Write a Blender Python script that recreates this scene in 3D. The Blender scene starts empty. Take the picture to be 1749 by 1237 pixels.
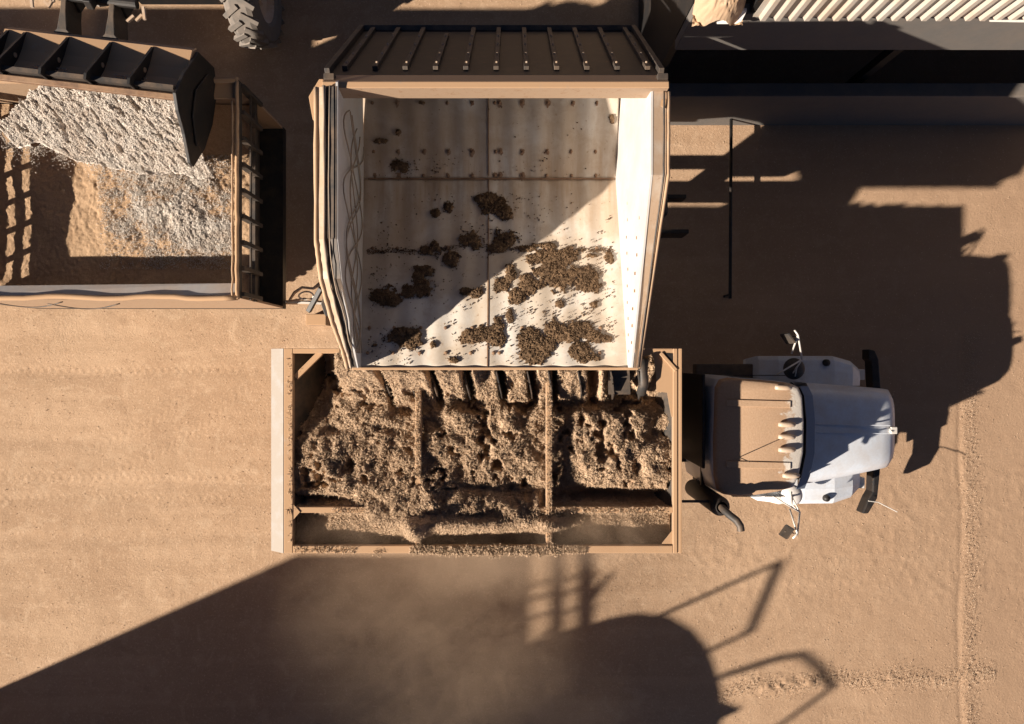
import bpy, math, random
import numpy as np
from mathutils import Vector, Matrix

# ------------------------------------------------------------------ camera, world, sun
SC = bpy.context.scene
COL = SC.collection
H = 11.5            # the camera hangs this high above the ground
F = 1183.0          # focal length in pixels of a 1749 px wide picture
CX, CY = 874.5, 618.5
cam_d = bpy.data.cameras.new("camera"); cam = bpy.data.objects.new("camera", cam_d); COL.objects.link(cam)
cam.location = (0, 0, H); cam.rotation_euler = (0, 0, 0)
cam_d.sensor_width = 36; cam_d.lens = 36 * F / 1749
cam_d.clip_start = 0.05; cam_d.clip_end = 2000
SC.camera = cam
SUN = Vector((-1.785, -0.80, 1.0))       # towards the sun
world = bpy.data.worlds.new("World"); SC.world = world; world.use_nodes = True
wn = world.node_tree.nodes; wl = world.node_tree.links
sky = wn.new("ShaderNodeTexSky"); sky.sky_type = 'NISHITA'; sky.sun_disc = False
sky.sun_elevation = math.atan2(1.0, math.hypot(SUN.x, SUN.y)); sky.sun_rotation = math.atan2(SUN.x, SUN.y)
sky.air_density = 0.19; sky.dust_density = 0.2; sky.ozone_density = 1.0
bg = wn["Background"]; bg.inputs[1].default_value = 0.05
wl.new(sky.outputs[0], bg.inputs[0])
sd = bpy.data.lights.new("sun", 'SUN'); sd.energy = 5.0; sd.angle = math.radians(0.7); sd.color = (1.0, 0.885, 0.755)
so = bpy.data.objects.new("sun", sd); COL.objects.link(so); so.location = (-20, -9, 12)
so.rotation_euler = (-SUN).to_track_quat('-Z', 'Y').to_euler()
SC.view_settings.view_transform = 'Standard'; SC.view_settings.look = 'None'
SC.view_settings.gamma = 1; SC.view_settings.exposure = 1.05
SC.render.engine = 'CYCLES'
SC.cycles.max_bounces = 7; SC.cycles.diffuse_bounces = 5; SC.cycles.volume_bounces = 0
SC.cycles.volume_step_rate = 2.0

# ------------------------------------------------------------------ helpers
rng = np.random.default_rng(7)
R = random.Random(11)

def P(px, py, z):
    "world point at height z seen at pixel px, py of the photograph"
    d = (H - z) / F
    return Vector(((px - CX) * d, (CY - py) * d, z))

def tag(o, label=None, cat=None, group=None, kind=None):
    if label: o["label"] = label
    if cat: o["category"] = cat
    if group: o["group"] = group
    if kind: o["kind"] = kind
    return o

def empty(name, loc=(0, 0, 0), rz=0.0):
    o = bpy.data.objects.new(name, None); COL.objects.link(o)
    o.location = loc; o.rotation_euler = (0, 0, rz); o.empty_display_size = .2
    return o

WM = {}   # world matrices of roots (no depsgraph needed)
def wm(o):
    m = Matrix.LocRotScale(o.location, o.rotation_euler, None)
    return wm(o.parent) @ m if o.parent else m

def link_mesh(name, me, mat, parent=None, bevel=0, smooth=False, world_space=True):
    o = bpy.data.objects.new(name, me); COL.objects.link(o)
    if parent is not None:
        if world_space: me.transform(wm(parent).inverted())
        o.parent = parent
    if mat: me.materials.append(mat)
    if smooth:
        me.polygons.foreach_set("use_smooth", [True] * len(me.polygons))
    if bevel:
        b = o.modifiers.new("bevel", 'BEVEL'); b.width = bevel; b.segments = 2; b.limit_method = 'ANGLE'
    me.update()
    return o

class MB:
    def __init__(s): s.v = []; s.f = []
    def add(s, vs, fs):
        n = len(s.v); s.v += [tuple(v) for v in vs]; s.f += [tuple(i + n for i in f) for f in fs]; return s
    def box(s, x0, x1, y0, y1, z0, z1, M=None):
        vs = [Vector((x, y, z)) for z in (z0, z1) for y in (y0, y1) for x in (x0, x1)]
        if M is not None: vs = [M @ v for v in vs]
        return s.add(vs, [(0, 2, 3, 1), (4, 5, 7, 6), (0, 1, 5, 4), (2, 6, 7, 3), (0, 4, 6, 2), (1, 3, 7, 5)])
    def bar(s, a, b, w, h, up=(0, 0, 1)):
        "square bar from a to b, w wide and h high"
        a = Vector(a); b = Vector(b); d = (b - a); L = d.length; d.normalize()
        up = Vector(up); sx = d.cross(up)
        if sx.length < 1e-4: sx = d.cross(Vector((0, 1, 0)))
        sx.normalize(); u = sx.cross(d)
        vs = []
        for t in (a, b):
            for i, j in ((-1, -1), (1, -1), (1, 1), (-1, 1)):
                vs.append(t + sx * (i * w / 2) + u * (j * h / 2))
        return s.add(vs, [(3, 2, 1, 0), (4, 5, 6, 7), (0, 1, 5, 4), (1, 2, 6, 5), (2, 3, 7, 6), (3, 0, 4, 7)])
    def prism(s, pts, ext):
        "polygon pts (3-D, planar) swept by the vector ext"
        pts = [Vector(p) for p in pts]; ext = Vector(ext); n = len(pts)
        nrm = Vector((0, 0, 0))
        for i in range(n): nrm += pts[i].cross(pts[(i + 1) % n])
        if nrm.dot(ext) > 0: pts = pts[::-1]
        vs = pts + [p + ext for p in pts]
        fs = [tuple(range(n)), tuple(range(2 * n - 1, n - 1, -1))]
        for i in range(n):
            j = (i + 1) % n; fs.append((j, i, i + n, j + n))
        return s.add(vs, fs)
    def tube(s, pts, r, n=10, cap=True):
        pts = [Vector(p) for p in pts]; rs = r if isinstance(r, (list, tuple)) else [r] * len(pts)
        base = len(s.v); prev = None
        for i, p in enumerate(pts):
            d = (pts[min(i + 1, len(pts) - 1)] - pts[max(i - 1, 0)]).normalized()
            ref = prev if prev is not None else (Vector((0, 0, 1)) if abs(d.z) < .9 else Vector((1, 0, 0)))
            a = (ref - d * ref.dot(d)).normalized(); prev = a; b = d.cross(a)
            for k in range(n):
                t = 2 * math.pi * k / n; s.v.append(tuple(p + (a * math.cos(t) + b * math.sin(t)) * rs[i]))
        m = len(pts)
        for i in range(m - 1):
            for k in range(n):
                k2 = (k + 1) % n
                s.f.append((base + i * n + k, base + i * n + k2, base + (i + 1) * n + k2, base + (i + 1) * n + k))
        if cap:
            s.f.append(tuple(base + k for k in range(n))[::-1]); s.f.append(tuple(base + (m - 1) * n + k for k in range(n)))
        return s
    def lathe(s, prof, c, axis='y', n=32):
        "prof: (radius, offset along axis)"
        c = Vector(c); base = len(s.v)
        for r, o in prof:
            for k in range(n):
                t = 2 * math.pi * k / n; u, w = r * math.cos(t), r * math.sin(t)
                p = {'x': (o, u, w), 'y': (u, o, w), 'z': (u, w, o)}[axis]
                s.v.append(tuple(c + Vector(p)))
        for i in range(len(prof) - 1):
            for k in range(n):
                k2 = (k + 1) % n; s.f.append((base + i * n + k, base + i * n + k2, base + (i + 1) * n + k2, base + (i + 1) * n + k))
        return s
    def build(s, name, mat, parent=None, bevel=0, smooth=False):
        me = bpy.data.meshes.new(name); me.from_pydata(s.v, [], s.f); me.validate()
        import bmesh
        bm = bmesh.new(); bm.from_mesh(me); bmesh.ops.recalc_face_normals(bm, faces=bm.faces); bm.to_mesh(me); bm.free()
        return link_mesh(name, me, mat, parent, bevel, smooth)

def build_each(mb, name, mat, parent=None, bevel=0):
    "every loose piece of mb becomes an object of its own"
    par = list(range(len(mb.v)))
    def find(i):
        while par[i] != i: par[i] = par[par[i]]; i = par[i]
        return i
    for f in mb.f:
        a = find(f[0])
        for k in f[1:]:
            b = find(k)
            if a != b: par[b] = a
    groups = {}
    for f in mb.f: groups.setdefault(find(f[0]), []).append(f)
    out = []
    for fs in groups.values():
        ids = sorted({i for f in fs for i in f}); mp = {i: k for k, i in enumerate(ids)}
        m = MB(); m.v = [mb.v[i] for i in ids]; m.f = [tuple(mp[i] for i in f) for f in fs]
        out.append(m.build(name, mat, parent, bevel))
    return out

def _lat(seed):
    g = np.random.default_rng(seed); return g.random((256, 256))
def vnoise(x, y, seed=0):
    L = _lat(seed); xi = np.floor(x).astype(int); yi = np.floor(y).astype(int)
    fx = x - xi; fy = y - yi; fx = fx * fx * (3 - 2 * fx); fy = fy * fy * (3 - 2 * fy)
    a = L[xi % 256, yi % 256]; b = L[(xi + 1) % 256, yi % 256]; c = L[xi % 256, (yi + 1) % 256]; d = L[(xi + 1) % 256, (yi + 1) % 256]
    return (a * (1 - fx) + b * fx) * (1 - fy) + (c * (1 - fx) + d * fx) * fy
def fbm(x, y, f, octv=4, seed=0, gain=.5):
    s = 0; a = 1; t = 0
    for i in range(octv):
        s = s + a * (vnoise(x * f + 17.3 * i, y * f - 9.1 * i, seed + i) - .5) * 2; t += a; a *= gain; f *= 2.03
    return s / t
def gauss(x, y, cx, cy, sx, sy=None):
    sy = sy or sx
    return np.exp(-((x - cx) / sx) ** 2 - ((y - cy) / sy) ** 2)
def sstep(a, b, x):
    t = np.clip((x - a) / (b - a), 0, 1); return t * t * (3 - 2 * t)

def np_mesh(name, co, quads):
    me = bpy.data.meshes.new(name)
    co = np.asarray(co, dtype=np.float32); quads = np.asarray(quads, dtype=np.int32)
    k = quads.shape[1]
    me.vertices.add(len(co)); me.vertices.foreach_set("co", co.ravel())
    me.loops.add(quads.size); me.loops.foreach_set("vertex_index", quads.ravel())
    me.polygons.add(len(quads)); me.polygons.foreach_set("loop_start", np.arange(0, quads.size, k, dtype=np.int32))
    me.polygons.foreach_set("loop_total", np.full(len(quads), k, dtype=np.int32))
    me.update(calc_edges=True); me.validate()
    return me
def grid_co(xs, ys, zf, keep=None):
    X, Y = np.meshgrid(xs, ys); Z = zf(X, Y); co = np.stack([X, Y, Z], -1).reshape(-1, 3)
    nx = len(xs); ny = len(ys)
    i = (np.arange(ny - 1)[:, None] * nx + np.arange(nx - 1)[None, :])
    q = np.stack([i, i + 1, i + nx + 1, i + nx], -1)
    if keep is not None:
        K = keep(X, Y); kk = K[:-1, :-1] | K[1:, :-1] | K[:-1, 1:] | K[1:, 1:]
        q = q[kk]
        u, inv = np.unique(q, return_inverse=True); co = co[u]; q = inv.reshape(-1, 4)
    return co, q.reshape(-1, 4)

def chips_co(pts, lo, hi, g, flat=.35, tilt=1.0):
    "small random shreds / crumbs (tetrahedra stretched one way) round every point"
    n = len(pts); pts = np.asarray(pts)
    L = g.uniform(lo, hi, n)[:, None]
    a = g.uniform(0, 2 * np.pi, n); el = g.normal(0, .5, n) * tilt
    d = np.stack([np.cos(a) * np.cos(el), np.sin(a) * np.cos(el), np.sin(el)], -1)
    s = np.stack([-np.sin(a), np.cos(a), g.normal(0, .4, n)], -1); s /= np.linalg.norm(s, axis=1)[:, None]
    u = np.cross(d, s)
    w = L * g.uniform(flat * .6, flat * 1.4, n)[:, None]
    t = np.stack([pts - d * L, pts + d * L * .9 + s * w, pts - s * w + d * L * .3, pts + u * w * 1.3], 1)
    co = t.reshape(-1, 3); b = np.arange(n)[:, None] * 4
    tri = np.concatenate([b + [0, 1, 3], b + [1, 2, 3], b + [2, 0, 3], b + [0, 2, 1]], 0)
    return co, tri

# ------------------------------------------------------------------ materials
def newmat(name):
    m = bpy.data.materials.new(name); m.use_nodes = True
    nt = m.node_tree; return m, nt, nt.nodes, nt.links, nt.nodes["Principled BSDF"]
def pos(nt, scale=(1, 1, 1)):
    g = nt.nodes.new("ShaderNodeNewGeometry"); mp = nt.nodes.new("ShaderNodeMapping"); mp.inputs['Scale'].default_value = scale
    nt.links.new(g.outputs['Position'], mp.inputs[0]); return mp.outputs[0]
def noise(nt, vec, scale, detail=6, rough=.6, dist=0):
    n = nt.nodes.new("ShaderNodeTexNoise"); n.inputs['Scale'].default_value = scale; n.inputs['Detail'].default_value = detail
    n.inputs['Roughness'].default_value = rough; n.inputs['Distortion'].default_value = dist
    nt.links.new(vec, n.inputs['Vector']); return n.outputs[0]
def ramp(nt, fac, stops):
    r = nt.nodes.new("ShaderNodeValToRGB"); e = r.color_ramp.elements
    while len(e) < len(stops): e.new(.5)
    for el, (p, c) in zip(e, stops):
        el.position = p; el.color = (c, c, c, 1) if not isinstance(c, tuple) else (*c, 1)
    nt.links.new(fac, r.inputs[0]); return r.outputs[0]
def mix(nt, fac, a, b, mode='MIX'):
    m = nt.nodes.new("ShaderNodeMix"); m.data_type = 'RGBA'; m.blend_type = mode
    for sock, v in ((m.inputs[0], fac), (m.inputs[6], a), (m.inputs[7], b)):
        if isinstance(v, (int, float)): sock.default_value = v
        elif isinstance(v, tuple): sock.default_value = (*v, 1)
        else: nt.links.new(v, sock)
    return m.outputs[2]
def math_(nt, op, a, b=0.0):
    m = nt.nodes.new("ShaderNodeMath"); m.operation = op
    for s, v in ((m.inputs[0], a), (m.inputs[1], b)):
        if isinstance(v, (int, float)): s.default_value = v
        else: nt.links.new(v, s)
    return m.outputs[0]
def bump(nt, h, bsdf, strength=.3, dist=.01):
    b = nt.nodes.new("ShaderNodeBump"); b.inputs['Strength'].default_value = strength; b.inputs['Distance'].default_value = dist
    nt.links.new(h, b.inputs['Height']); nt.links.new(b.outputs[0], bsdf.inputs['Normal'])

DUST = (.46, .285, .16)
def dusty(name, col, amount=.5, rough=.5, metal=0.0, rust=0.0, scale=3.0, up=True, dust=DUST, spec=.5):
    m, nt, N, L, b = newmat(name)
    v = pos(nt); n1 = noise(nt, v, scale, 8, .65); n2 = noise(nt, v, scale * 9, 5, .6)
    base = mix(nt, ramp(nt, n2, [(.3, 0.), (.75, .35)]), col, tuple(c * .72 for c in col))
    if rust:
        rr = ramp(nt, noise(nt, v, scale * 2.2, 10, .75, .6), [(.62 - rust * .3, 0.), (.72 - rust * .2, 1.)])
        base = mix(nt, rr, base, (.17, .075, .035))
    lo = .62 - amount * .5
    d = ramp(nt, n1, [(max(0, lo - .14), 0.), (lo + .14, 1.)])
    d = math_(nt, 'MULTIPLY', d, min(1, amount * 1.5))
    if up:
        g = N.new("ShaderNodeNewGeometry"); sx = N.new("ShaderNodeSeparateXYZ"); L.new(g.outputs['Normal'], sx.inputs[0])
        d = math_(nt, 'MULTIPLY', d, ramp(nt, sx.outputs[2], [(.0, .45), (.8, 1.)]))
    c = mix(nt, d, base, dust)
    L.new(c, b.inputs['Base Color'])
    r = math_(nt, 'MAXIMUM', math_(nt, 'MULTIPLY', d, .95), rough); L.new(r, b.inputs['Roughness'])
    b.inputs['Metallic'].default_value = metal; b.inputs['Specular IOR Level'].default_value = spec
    bump(nt, n2, b, .25, .004)
    return m

def soil_mat():
    m, nt, N, L, b = newmat("dry_soil")
    v = pos(nt)
    big = noise(nt, v, .35, 5, .55); mid = noise(nt, v, 1.6, 8, .65, .3); fine = noise(nt, v, 26, 6, .7); grit = noise(nt, v, 90, 3, .7)
    c = mix(nt, ramp(nt, big, [(.3, 0.), (.7, 1.)]), (.41, .27, .17), (.52, .36, .235))
    c = mix(nt, ramp(nt, mid, [(.35, 0.), (.7, .55)]), c, (.37, .24, .15))
    # loose pale straw and crumbs
    c = mix(nt, ramp(nt, fine, [(.54, 0.), (.68, .7)]), c, (.68, .50, .35))
    c = mix(nt, ramp(nt, grit, [(.30, .75), (.42, 0.)]), c, (.22, .135, .085))
    pt = noise(nt, v, 3.2, 6, .7, .8)
    c = mix(nt, ramp(nt, pt, [(.52, 0.), (.66, .45)]), c, (.58, .42, .285))
    c = mix(nt, ramp(nt, noise(nt, v, .9, 7, .7, 1.2), [(.56, 0.), (.70, .4)]), c, (.31, .20, .125))
    # wheel tracks running along x
    vt = pos(nt, (.22, 2.2, 1)); tr = noise(nt, vt, 1.5, 4, .5)
    c = mix(nt, ramp(nt, tr, [(.5, 0.), (.62, .25)]), c, (.60, .42, .28))
    # the east side of the yard is browner, the west side paler
    sx = N.new("ShaderNodeSeparateXYZ"); g = N.new("ShaderNodeNewGeometry"); L.new(g.outputs['Position'], sx.inputs[0])
    e = N.new("ShaderNodeMapRange"); L.new(sx.outputs[0], e.inputs[0]); e.inputs[1].default_value = 1.0; e.inputs[2].default_value = 8.0
    c = mix(nt, math_(nt, 'MULTIPLY', e.outputs[0], .75), c, (.33, .215, .14))
    L.new(c, b.inputs['Base Color']); b.inputs['Roughness'].default_value = .95; b.inputs['Specular IOR Level'].default_value = .1
    hgt = math_(nt, 'ADD', math_(nt, 'MULTIPLY', fine, .6), math_(nt, 'ADD', math_(nt, 'MULTIPLY', grit, .4), math_(nt, 'MULTIPLY', mid, .35)))
    bump(nt, hgt, b, .55, .03)
    return m

def feed_mat(name, c1, c2, c3, fs=60, big=3.0):
    m, nt, N, L, b = newmat(name)
    v = pos(nt); f = noise(nt, v, fs, 5, .75); g = noise(nt, v, big, 6, .7); gg = noise(nt, v, fs * 3, 3, .7)
    c = mix(nt, ramp(nt, f, [(.38, 0.), (.62, 1.)]), c1, c2)
    c = mix(nt, ramp(nt, g, [(.45, 0.), (.65, .6)]), c, c3)
    c = mix(nt, ramp(nt, gg, [(.3, .6), (.45, 0.)]), c, tuple(x * .45 for x in c1))
    L.new(c, b.inputs['Base Color']); b.inputs['Roughness'].default_value = .9; b.inputs['Specular IOR Level'].default_value = .15
    bump(nt, f, b, .8, .02)
    return m

def bin_mat():
    "white painted bin lining: rust runs, dirt tide mark and bare stains that belong to the sheet itself"
    m, nt, N, L, b = newmat("worn_white_lining")
    v = pos(nt); vs = pos(nt, (9, .9, 2)); g = N.new("ShaderNodeNewGeometry"); sx = N.new("ShaderNodeSeparateXYZ"); L.new(g.outputs['Position'], sx.inputs[0])
    n1 = noise(nt, v, 1.4, 7, .6, .5); st = noise(nt, vs, 1.2, 6, .6, .2); f = noise(nt, v, 22, 8, .75)
    n3 = noise(nt, v, 4.5, 8, .7, .4)
    c = mix(nt, ramp(nt, n1, [(.34, 0.), (.56, .9)]), (.74, .69, .62), (.58, .48, .37))
    c = mix(nt, ramp(nt, n3, [(.50, 0.), (.66, .55)]), c, (.50, .385, .275))
    y = sx.outputs[1]
    # rust running down from the fold at y = 2.17
    zone = math_(nt, 'MULTIPLY', ramp(nt, math_(nt, 'DIVIDE', math_(nt, 'SUBTRACT', y, .9), 1.3), [(0., 0.), (.45, .35), (.9, 1.), (1., 1.)]),
                 ramp(nt, math_(nt, 'SUBTRACT', 3.2, y), [(.0, 0.), (1., 1.)]))
    c = mix(nt, math_(nt, 'MULTIPLY', zone, ramp(nt, st, [(.34, 0.), (.68, .85)])), c, (.46, .32, .205))
    # left end of the back sheet and its corners are browned
    x = sx.outputs[0]
    lft = math_(nt, 'MULTIPLY', ramp(nt, math_(nt, 'ADD', math_(nt, 'MULTIPLY', x, -.8), -.45), [(0., 0.), (.7, 1.)]), ramp(nt, math_(nt, 'DIVIDE', y, 2.6), [(.35, 0.), (.8, 1.)]))
    c = mix(nt, math_(nt, 'MULTIPLY', lft, ramp(nt, n1, [(.3, .05), (.65, .7)])), c, (.50, .37, .25))
    c = mix(nt, ramp(nt, f, [(.60, 0.), (.68, .75)]), c, (.36, .235, .14))
    L.new(c, b.inputs['Base Color']); b.inputs['Roughness'].default_value = .65; b.inputs['Specular IOR Level'].default_value = .25
    bump(nt, n1, b, .15, .02)
    return m

M_SOIL = soil_mat()
M_TAN = dusty("dust_covered_steel", (.36, .28, .21), .72, .6, rust=.22, scale=7)
M_TAN2 = dusty("dusty_pale_paint", (.62, .52, .42), .45, .55, rust=.1, scale=5)
M_PALE = dusty("clean_pale_sheet", (.80, .76, .72), .12, .5, scale=4)
M_DARK = dusty("black_painted_steel", (.013, .012, .012), .05, .55, rust=.02, scale=5)
M_DARKD = dusty("dusty_dark_steel", (.038, .034, .031), .16, .6, scale=4)
M_RUST = dusty("rusty_steel", (.16, .09, .055), .35, .7, rust=.4, scale=6)
M_LINE = bin_mat()
M_SIDE = dusty("white_side_lining", (.54, .53, .52), .22, .5, scale=2.5, up=False, dust=(.55, .40, .27))
M_CAB = dusty("white_cab_paint", (.68, .73, .80), .20, .3, scale=3.5, dust=(.5, .38, .27))
M_ROOF, _nt, _N, _L, _b = newmat("dust_caked_roof")
_g = _N.new("ShaderNodeNewGeometry"); _s = _N.new("ShaderNodeSeparateXYZ"); _L.new(_g.outputs['Position'], _s.inputs[0])
_n = noise(_nt, _g.outputs['Position'], 5.5, 7, .65, .4); _n2 = noise(_nt, _g.outputs['Position'], 38, 6, .7)
_f = math_(_nt, 'ADD', math_(_nt, 'MULTIPLY', math_(_nt, 'SUBTRACT', 3.62, _s.outputs[0]), 4.0), math_(_nt, 'MULTIPLY', math_(_nt, 'SUBTRACT', _n, .5), 3.4))
_d = mix(_nt, ramp(_nt, _n2, [(.35, 0.), (.7, .6)]), (.40, .255, .155), (.52, .36, .24))
_L.new(mix(_nt, ramp(_nt, _f, [(.05, 0.), (.35, 1.)]), (.62, .56, .49), _d), _b.inputs['Base Color']); _b.inputs['Roughness'].default_value = .85
bump(_nt, _n2, _b, .5, .008)
M_RUB = dusty("tyre_rubber", (.03, .03, .03), .35, .85, scale=8, spec=.2)
M_RUBD = dusty("dusty_tyre", (.15, .14, .13), .4, .9, scale=8, dust=(.28, .23, .19), spec=.2)
M_GLASS = dusty("cab_glass", (.02, .022, .025), .15, .08, scale=3)
M_CHROME = dusty("bright_tube", (.72, .68, .62), .12, .45, metal=.2, scale=6)
M_CONC = dusty("concrete", (.13, .12, .11), .12, .9, scale=2)
M_SHED = dusty("corrugated_sheeting", (.47, .43, .38), .25, .5, scale=2, up=False)
M_ROPE = dusty("grey_rope", (.33, .28, .22), .3, .9, scale=9)
M_AMBER = dusty("marker_lens", (.60, .50, .40), .35, .3, scale=9)
M_FEED = feed_mat("brown_silage", (.48, .33, .21), (.66, .49, .34), (.38, .25, .155))
M_FEEDD = feed_mat("dark_damp_feed", (.10, .062, .036), (.33, .21, .12), (.055, .035, .022), 80, 6)
M_FEEDW = feed_mat("pale_fluffy_feed", (.74, .65, .56), (.84, .78, .71), (.66, .53, .42), 90, 4)
M_FEEDT = feed_mat("tan_ground_feed", (.42, .275, .165), (.52, .36, .23), (.34, .215, .125), 55, 2)
M_STRAW = feed_mat("pale_straw", (.66, .48, .33), (.80, .62, .45), (.5, .35, .23), 30, 3)
M_TARP = dusty("worn_tarpaulin", (.48, .36, .25), .5, .8, rust=.1, scale=7)

# ------------------------------------------------------------------ ground
def ground():
    fx = np.arange(-8.8, 8.81, .032); fy = np.arange(-6.4, 6.41, .032)
    far = np.array([9.5, 11, 14, 20, 35, 80, 200, 600.])
    xs = np.concatenate([-far[::-1], fx, far]); fary = np.array([7, 9, 12, 20, 35, 80, 200, 600.])
    ys = np.concatenate([-fary[::-1], fy, fary])
    def z(X, Y):
        h = .012 * fbm(X, Y, 1.1, 5, 3) + .003 * fbm(X, Y, 8, 3, 13)
        # ridge of scraped soil at the east side and a crumbly line crossing it
        rx = 7.50 + .02 * np.sin(Y * 1.7) + .03 * fbm(Y, Y * 0, 1.2, 3, 31)
        h += (.007 + .014 * fbm(X, Y, 7, 4, 5, .7)) * np.clip(.7 + fbm(Y, X * 0, 1.1, 3, 6), .2, 1.2) * np.exp(-((X - rx - .05) / .075) ** 2) * sstep(1.2, -.5, Y)
        h -= .010 * np.exp(-((X - rx + .07) / .035) ** 2) * sstep(1.2, -.5, Y)
        ry = -5.42 + .06 * np.sin((X - 3.4) * 1.1) + .075 * (X - 4.2) + .04 * fbm(X, X * 0, 2.0, 3, 41)
        cl = np.exp(-((Y - ry) / (.10 + .03 * fbm(X, Y, 3, 2, 8))) ** 2) * sstep(3.3, 3.9, X) * sstep(8.3, 7.3, X)
        h += cl * np.clip(.6 + 1.5 * fbm(X, X * 0, 1.6, 3, 7), .1, 1.3) * (.010 + .07 * np.maximum(0, fbm(X, Y, 14, 3, 9)))
        # churned trampled zone east of the truck
        z2 = sstep(2.4, 3.4, X) * sstep(-.9, -2.2, Y) * sstep(-4.6, -3.6, Y)
        h += z2 * .016 * np.maximum(0, fbm(X, Y, 12, 4, 19, .7))
        # shallow ruts
        for yy in (-1.25, -2.05, -.15, -2.9):
            h -= .010 * np.exp(-((Y - yy - .08 * fbm(X, X * 0, .4, 2, 60)) / .13) ** 2) * sstep(-3.3, -4.2, X)
        for cx_, cy_, rr_, w_ in ((9.5, -9.0, 5.2, .12), (9.5, -9.0, 4.75, .12), (4.0, -16.0, 12.9, .11), (-9.5, 5.0, 6.9, .12), (-9.5, 5.0, 7.4, .12)):
            dd = np.hypot(X - cx_, Y - cy_) - rr_; an = np.arctan2(Y - cy_, X - cx_) * rr_
            band = np.exp(-(dd / w_) ** 4) * np.clip(.4 + 1.6 * fbm(X, Y, .8, 3, 66), 0, 1)
            h += band * (.0035 * np.sin((an + np.abs(dd) * 1.1) * 2 * np.pi / .14) - .005)
        for yy, w_ in ((-1.93, .12), (-2.27, .10), (-.15, .09)):
            band = np.exp(-((Y - yy) / w_) ** 4) * sstep(-4.0, -4.8, X)
            h += band * (.0045 * np.sin((X + np.abs(Y - yy) * 1.2) * 2 * np.pi / .13) - .004)
        return h * (np.abs(X) < 8.8) * (np.abs(Y) < 6.4)
    co, q = grid_co(xs, ys, z)
    me = np_mesh("ground", co, q)
    return tag(link_mesh("ground", me, M_SOIL, smooth=True), kind='structure')
ground()

# loose straw and soil crumbs strewn on the yard
def crumbs():
    n = 15000
    x = rng.uniform(-8.5, 8.6, n); y = rng.uniform(-6.2, 6.2, n)
    k = 4200
    x2 = rng.normal(0, 1, k) * .10; t = rng.uniform(3.4, 8.0, k)
    ya = -5.42 + .06 * np.sin((t - 3.4) * 1.1) + .075 * (t - 4.2) + .05 * np.sin(t * 5.1) + rng.normal(0, 1, k) * (.05 + .09 * rng.random(k))
    k3 = 2500; xa = 7.58 + rng.normal(0, .09, k3); yb = rng.uniform(-6.2, .5, k3)
    pts = np.stack([np.concatenate([x, t, xa]), np.concatenate([y, ya, yb]), np.zeros(n + k + k3)], -1)
    pts[:, 2] = .006 + .012 * fbm(pts[:, 0], pts[:, 1], 1.1, 5, 3)
    pts[n:, 2] += .02
    co, tri = chips_co(pts, .005, .017, rng, .3, .5)
    o = link_mesh("straw_litter", np_mesh("straw_litter", co, tri), M_STRAW)
    tag(o, "fine straw and soil crumbs strewn over the dry yard", "litter", kind='stuff')
crumbs()

# ------------------------------------------------------------------ wheels
def wheel(parent, c, r, w, axis='y', lug=True, mat=None, name="wheel"):
    mat = mat or M_RUB
    c = Vector(c); e = MB()
    prof = [(r * .55, -w * .42), (r * .62, -w * .5), (r * .88, -w * .5), (r * .97, -w * .40), (r, -w * .25), (r, w * .25), (r * .97, w * .40), (r * .88, w * .5), (r * .62, w * .5), (r * .55, w * .42)]
    e.lathe(prof, c, axis, 40)
    if lug:
        n = 22
        for k in range(n):
            for sgn in (-1, 1):
                t = 2 * math.pi * (k + (.5 if sgn > 0 else 0)) / n
                t2 = t + .20
                def pt(tt, o, rr):
                    u, v = rr * math.cos(tt), rr * math.sin(tt)
                    return c + (Vector((o, u, v)) if axis == 'x' else Vector((u, o, v)))
                a0, a1 = pt(t, sgn * w * .02, r * .99), pt(t2, sgn * w * .50, r * .965)
                up = (pt(t + .1, 0, 1) - c); e.bar(a0, a1, r * .085, r * .085, up)
    o = e.build(name, mat, parent, smooth=False)
    m = MB(); m.lathe([(0, -w * .30), (r * .2, -w * .32), (r * .24, -w * .22), (r * .48, -w * .20), (r * .56, -w * .42), (r * .56, w * .42), (r * .48, w * .2), (r * .24, w * .22), (r * .2, w * .32), (0, w * .3)], c, axis, 32)
    m.build("rim", M_TAN2, o)
    return o

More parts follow.
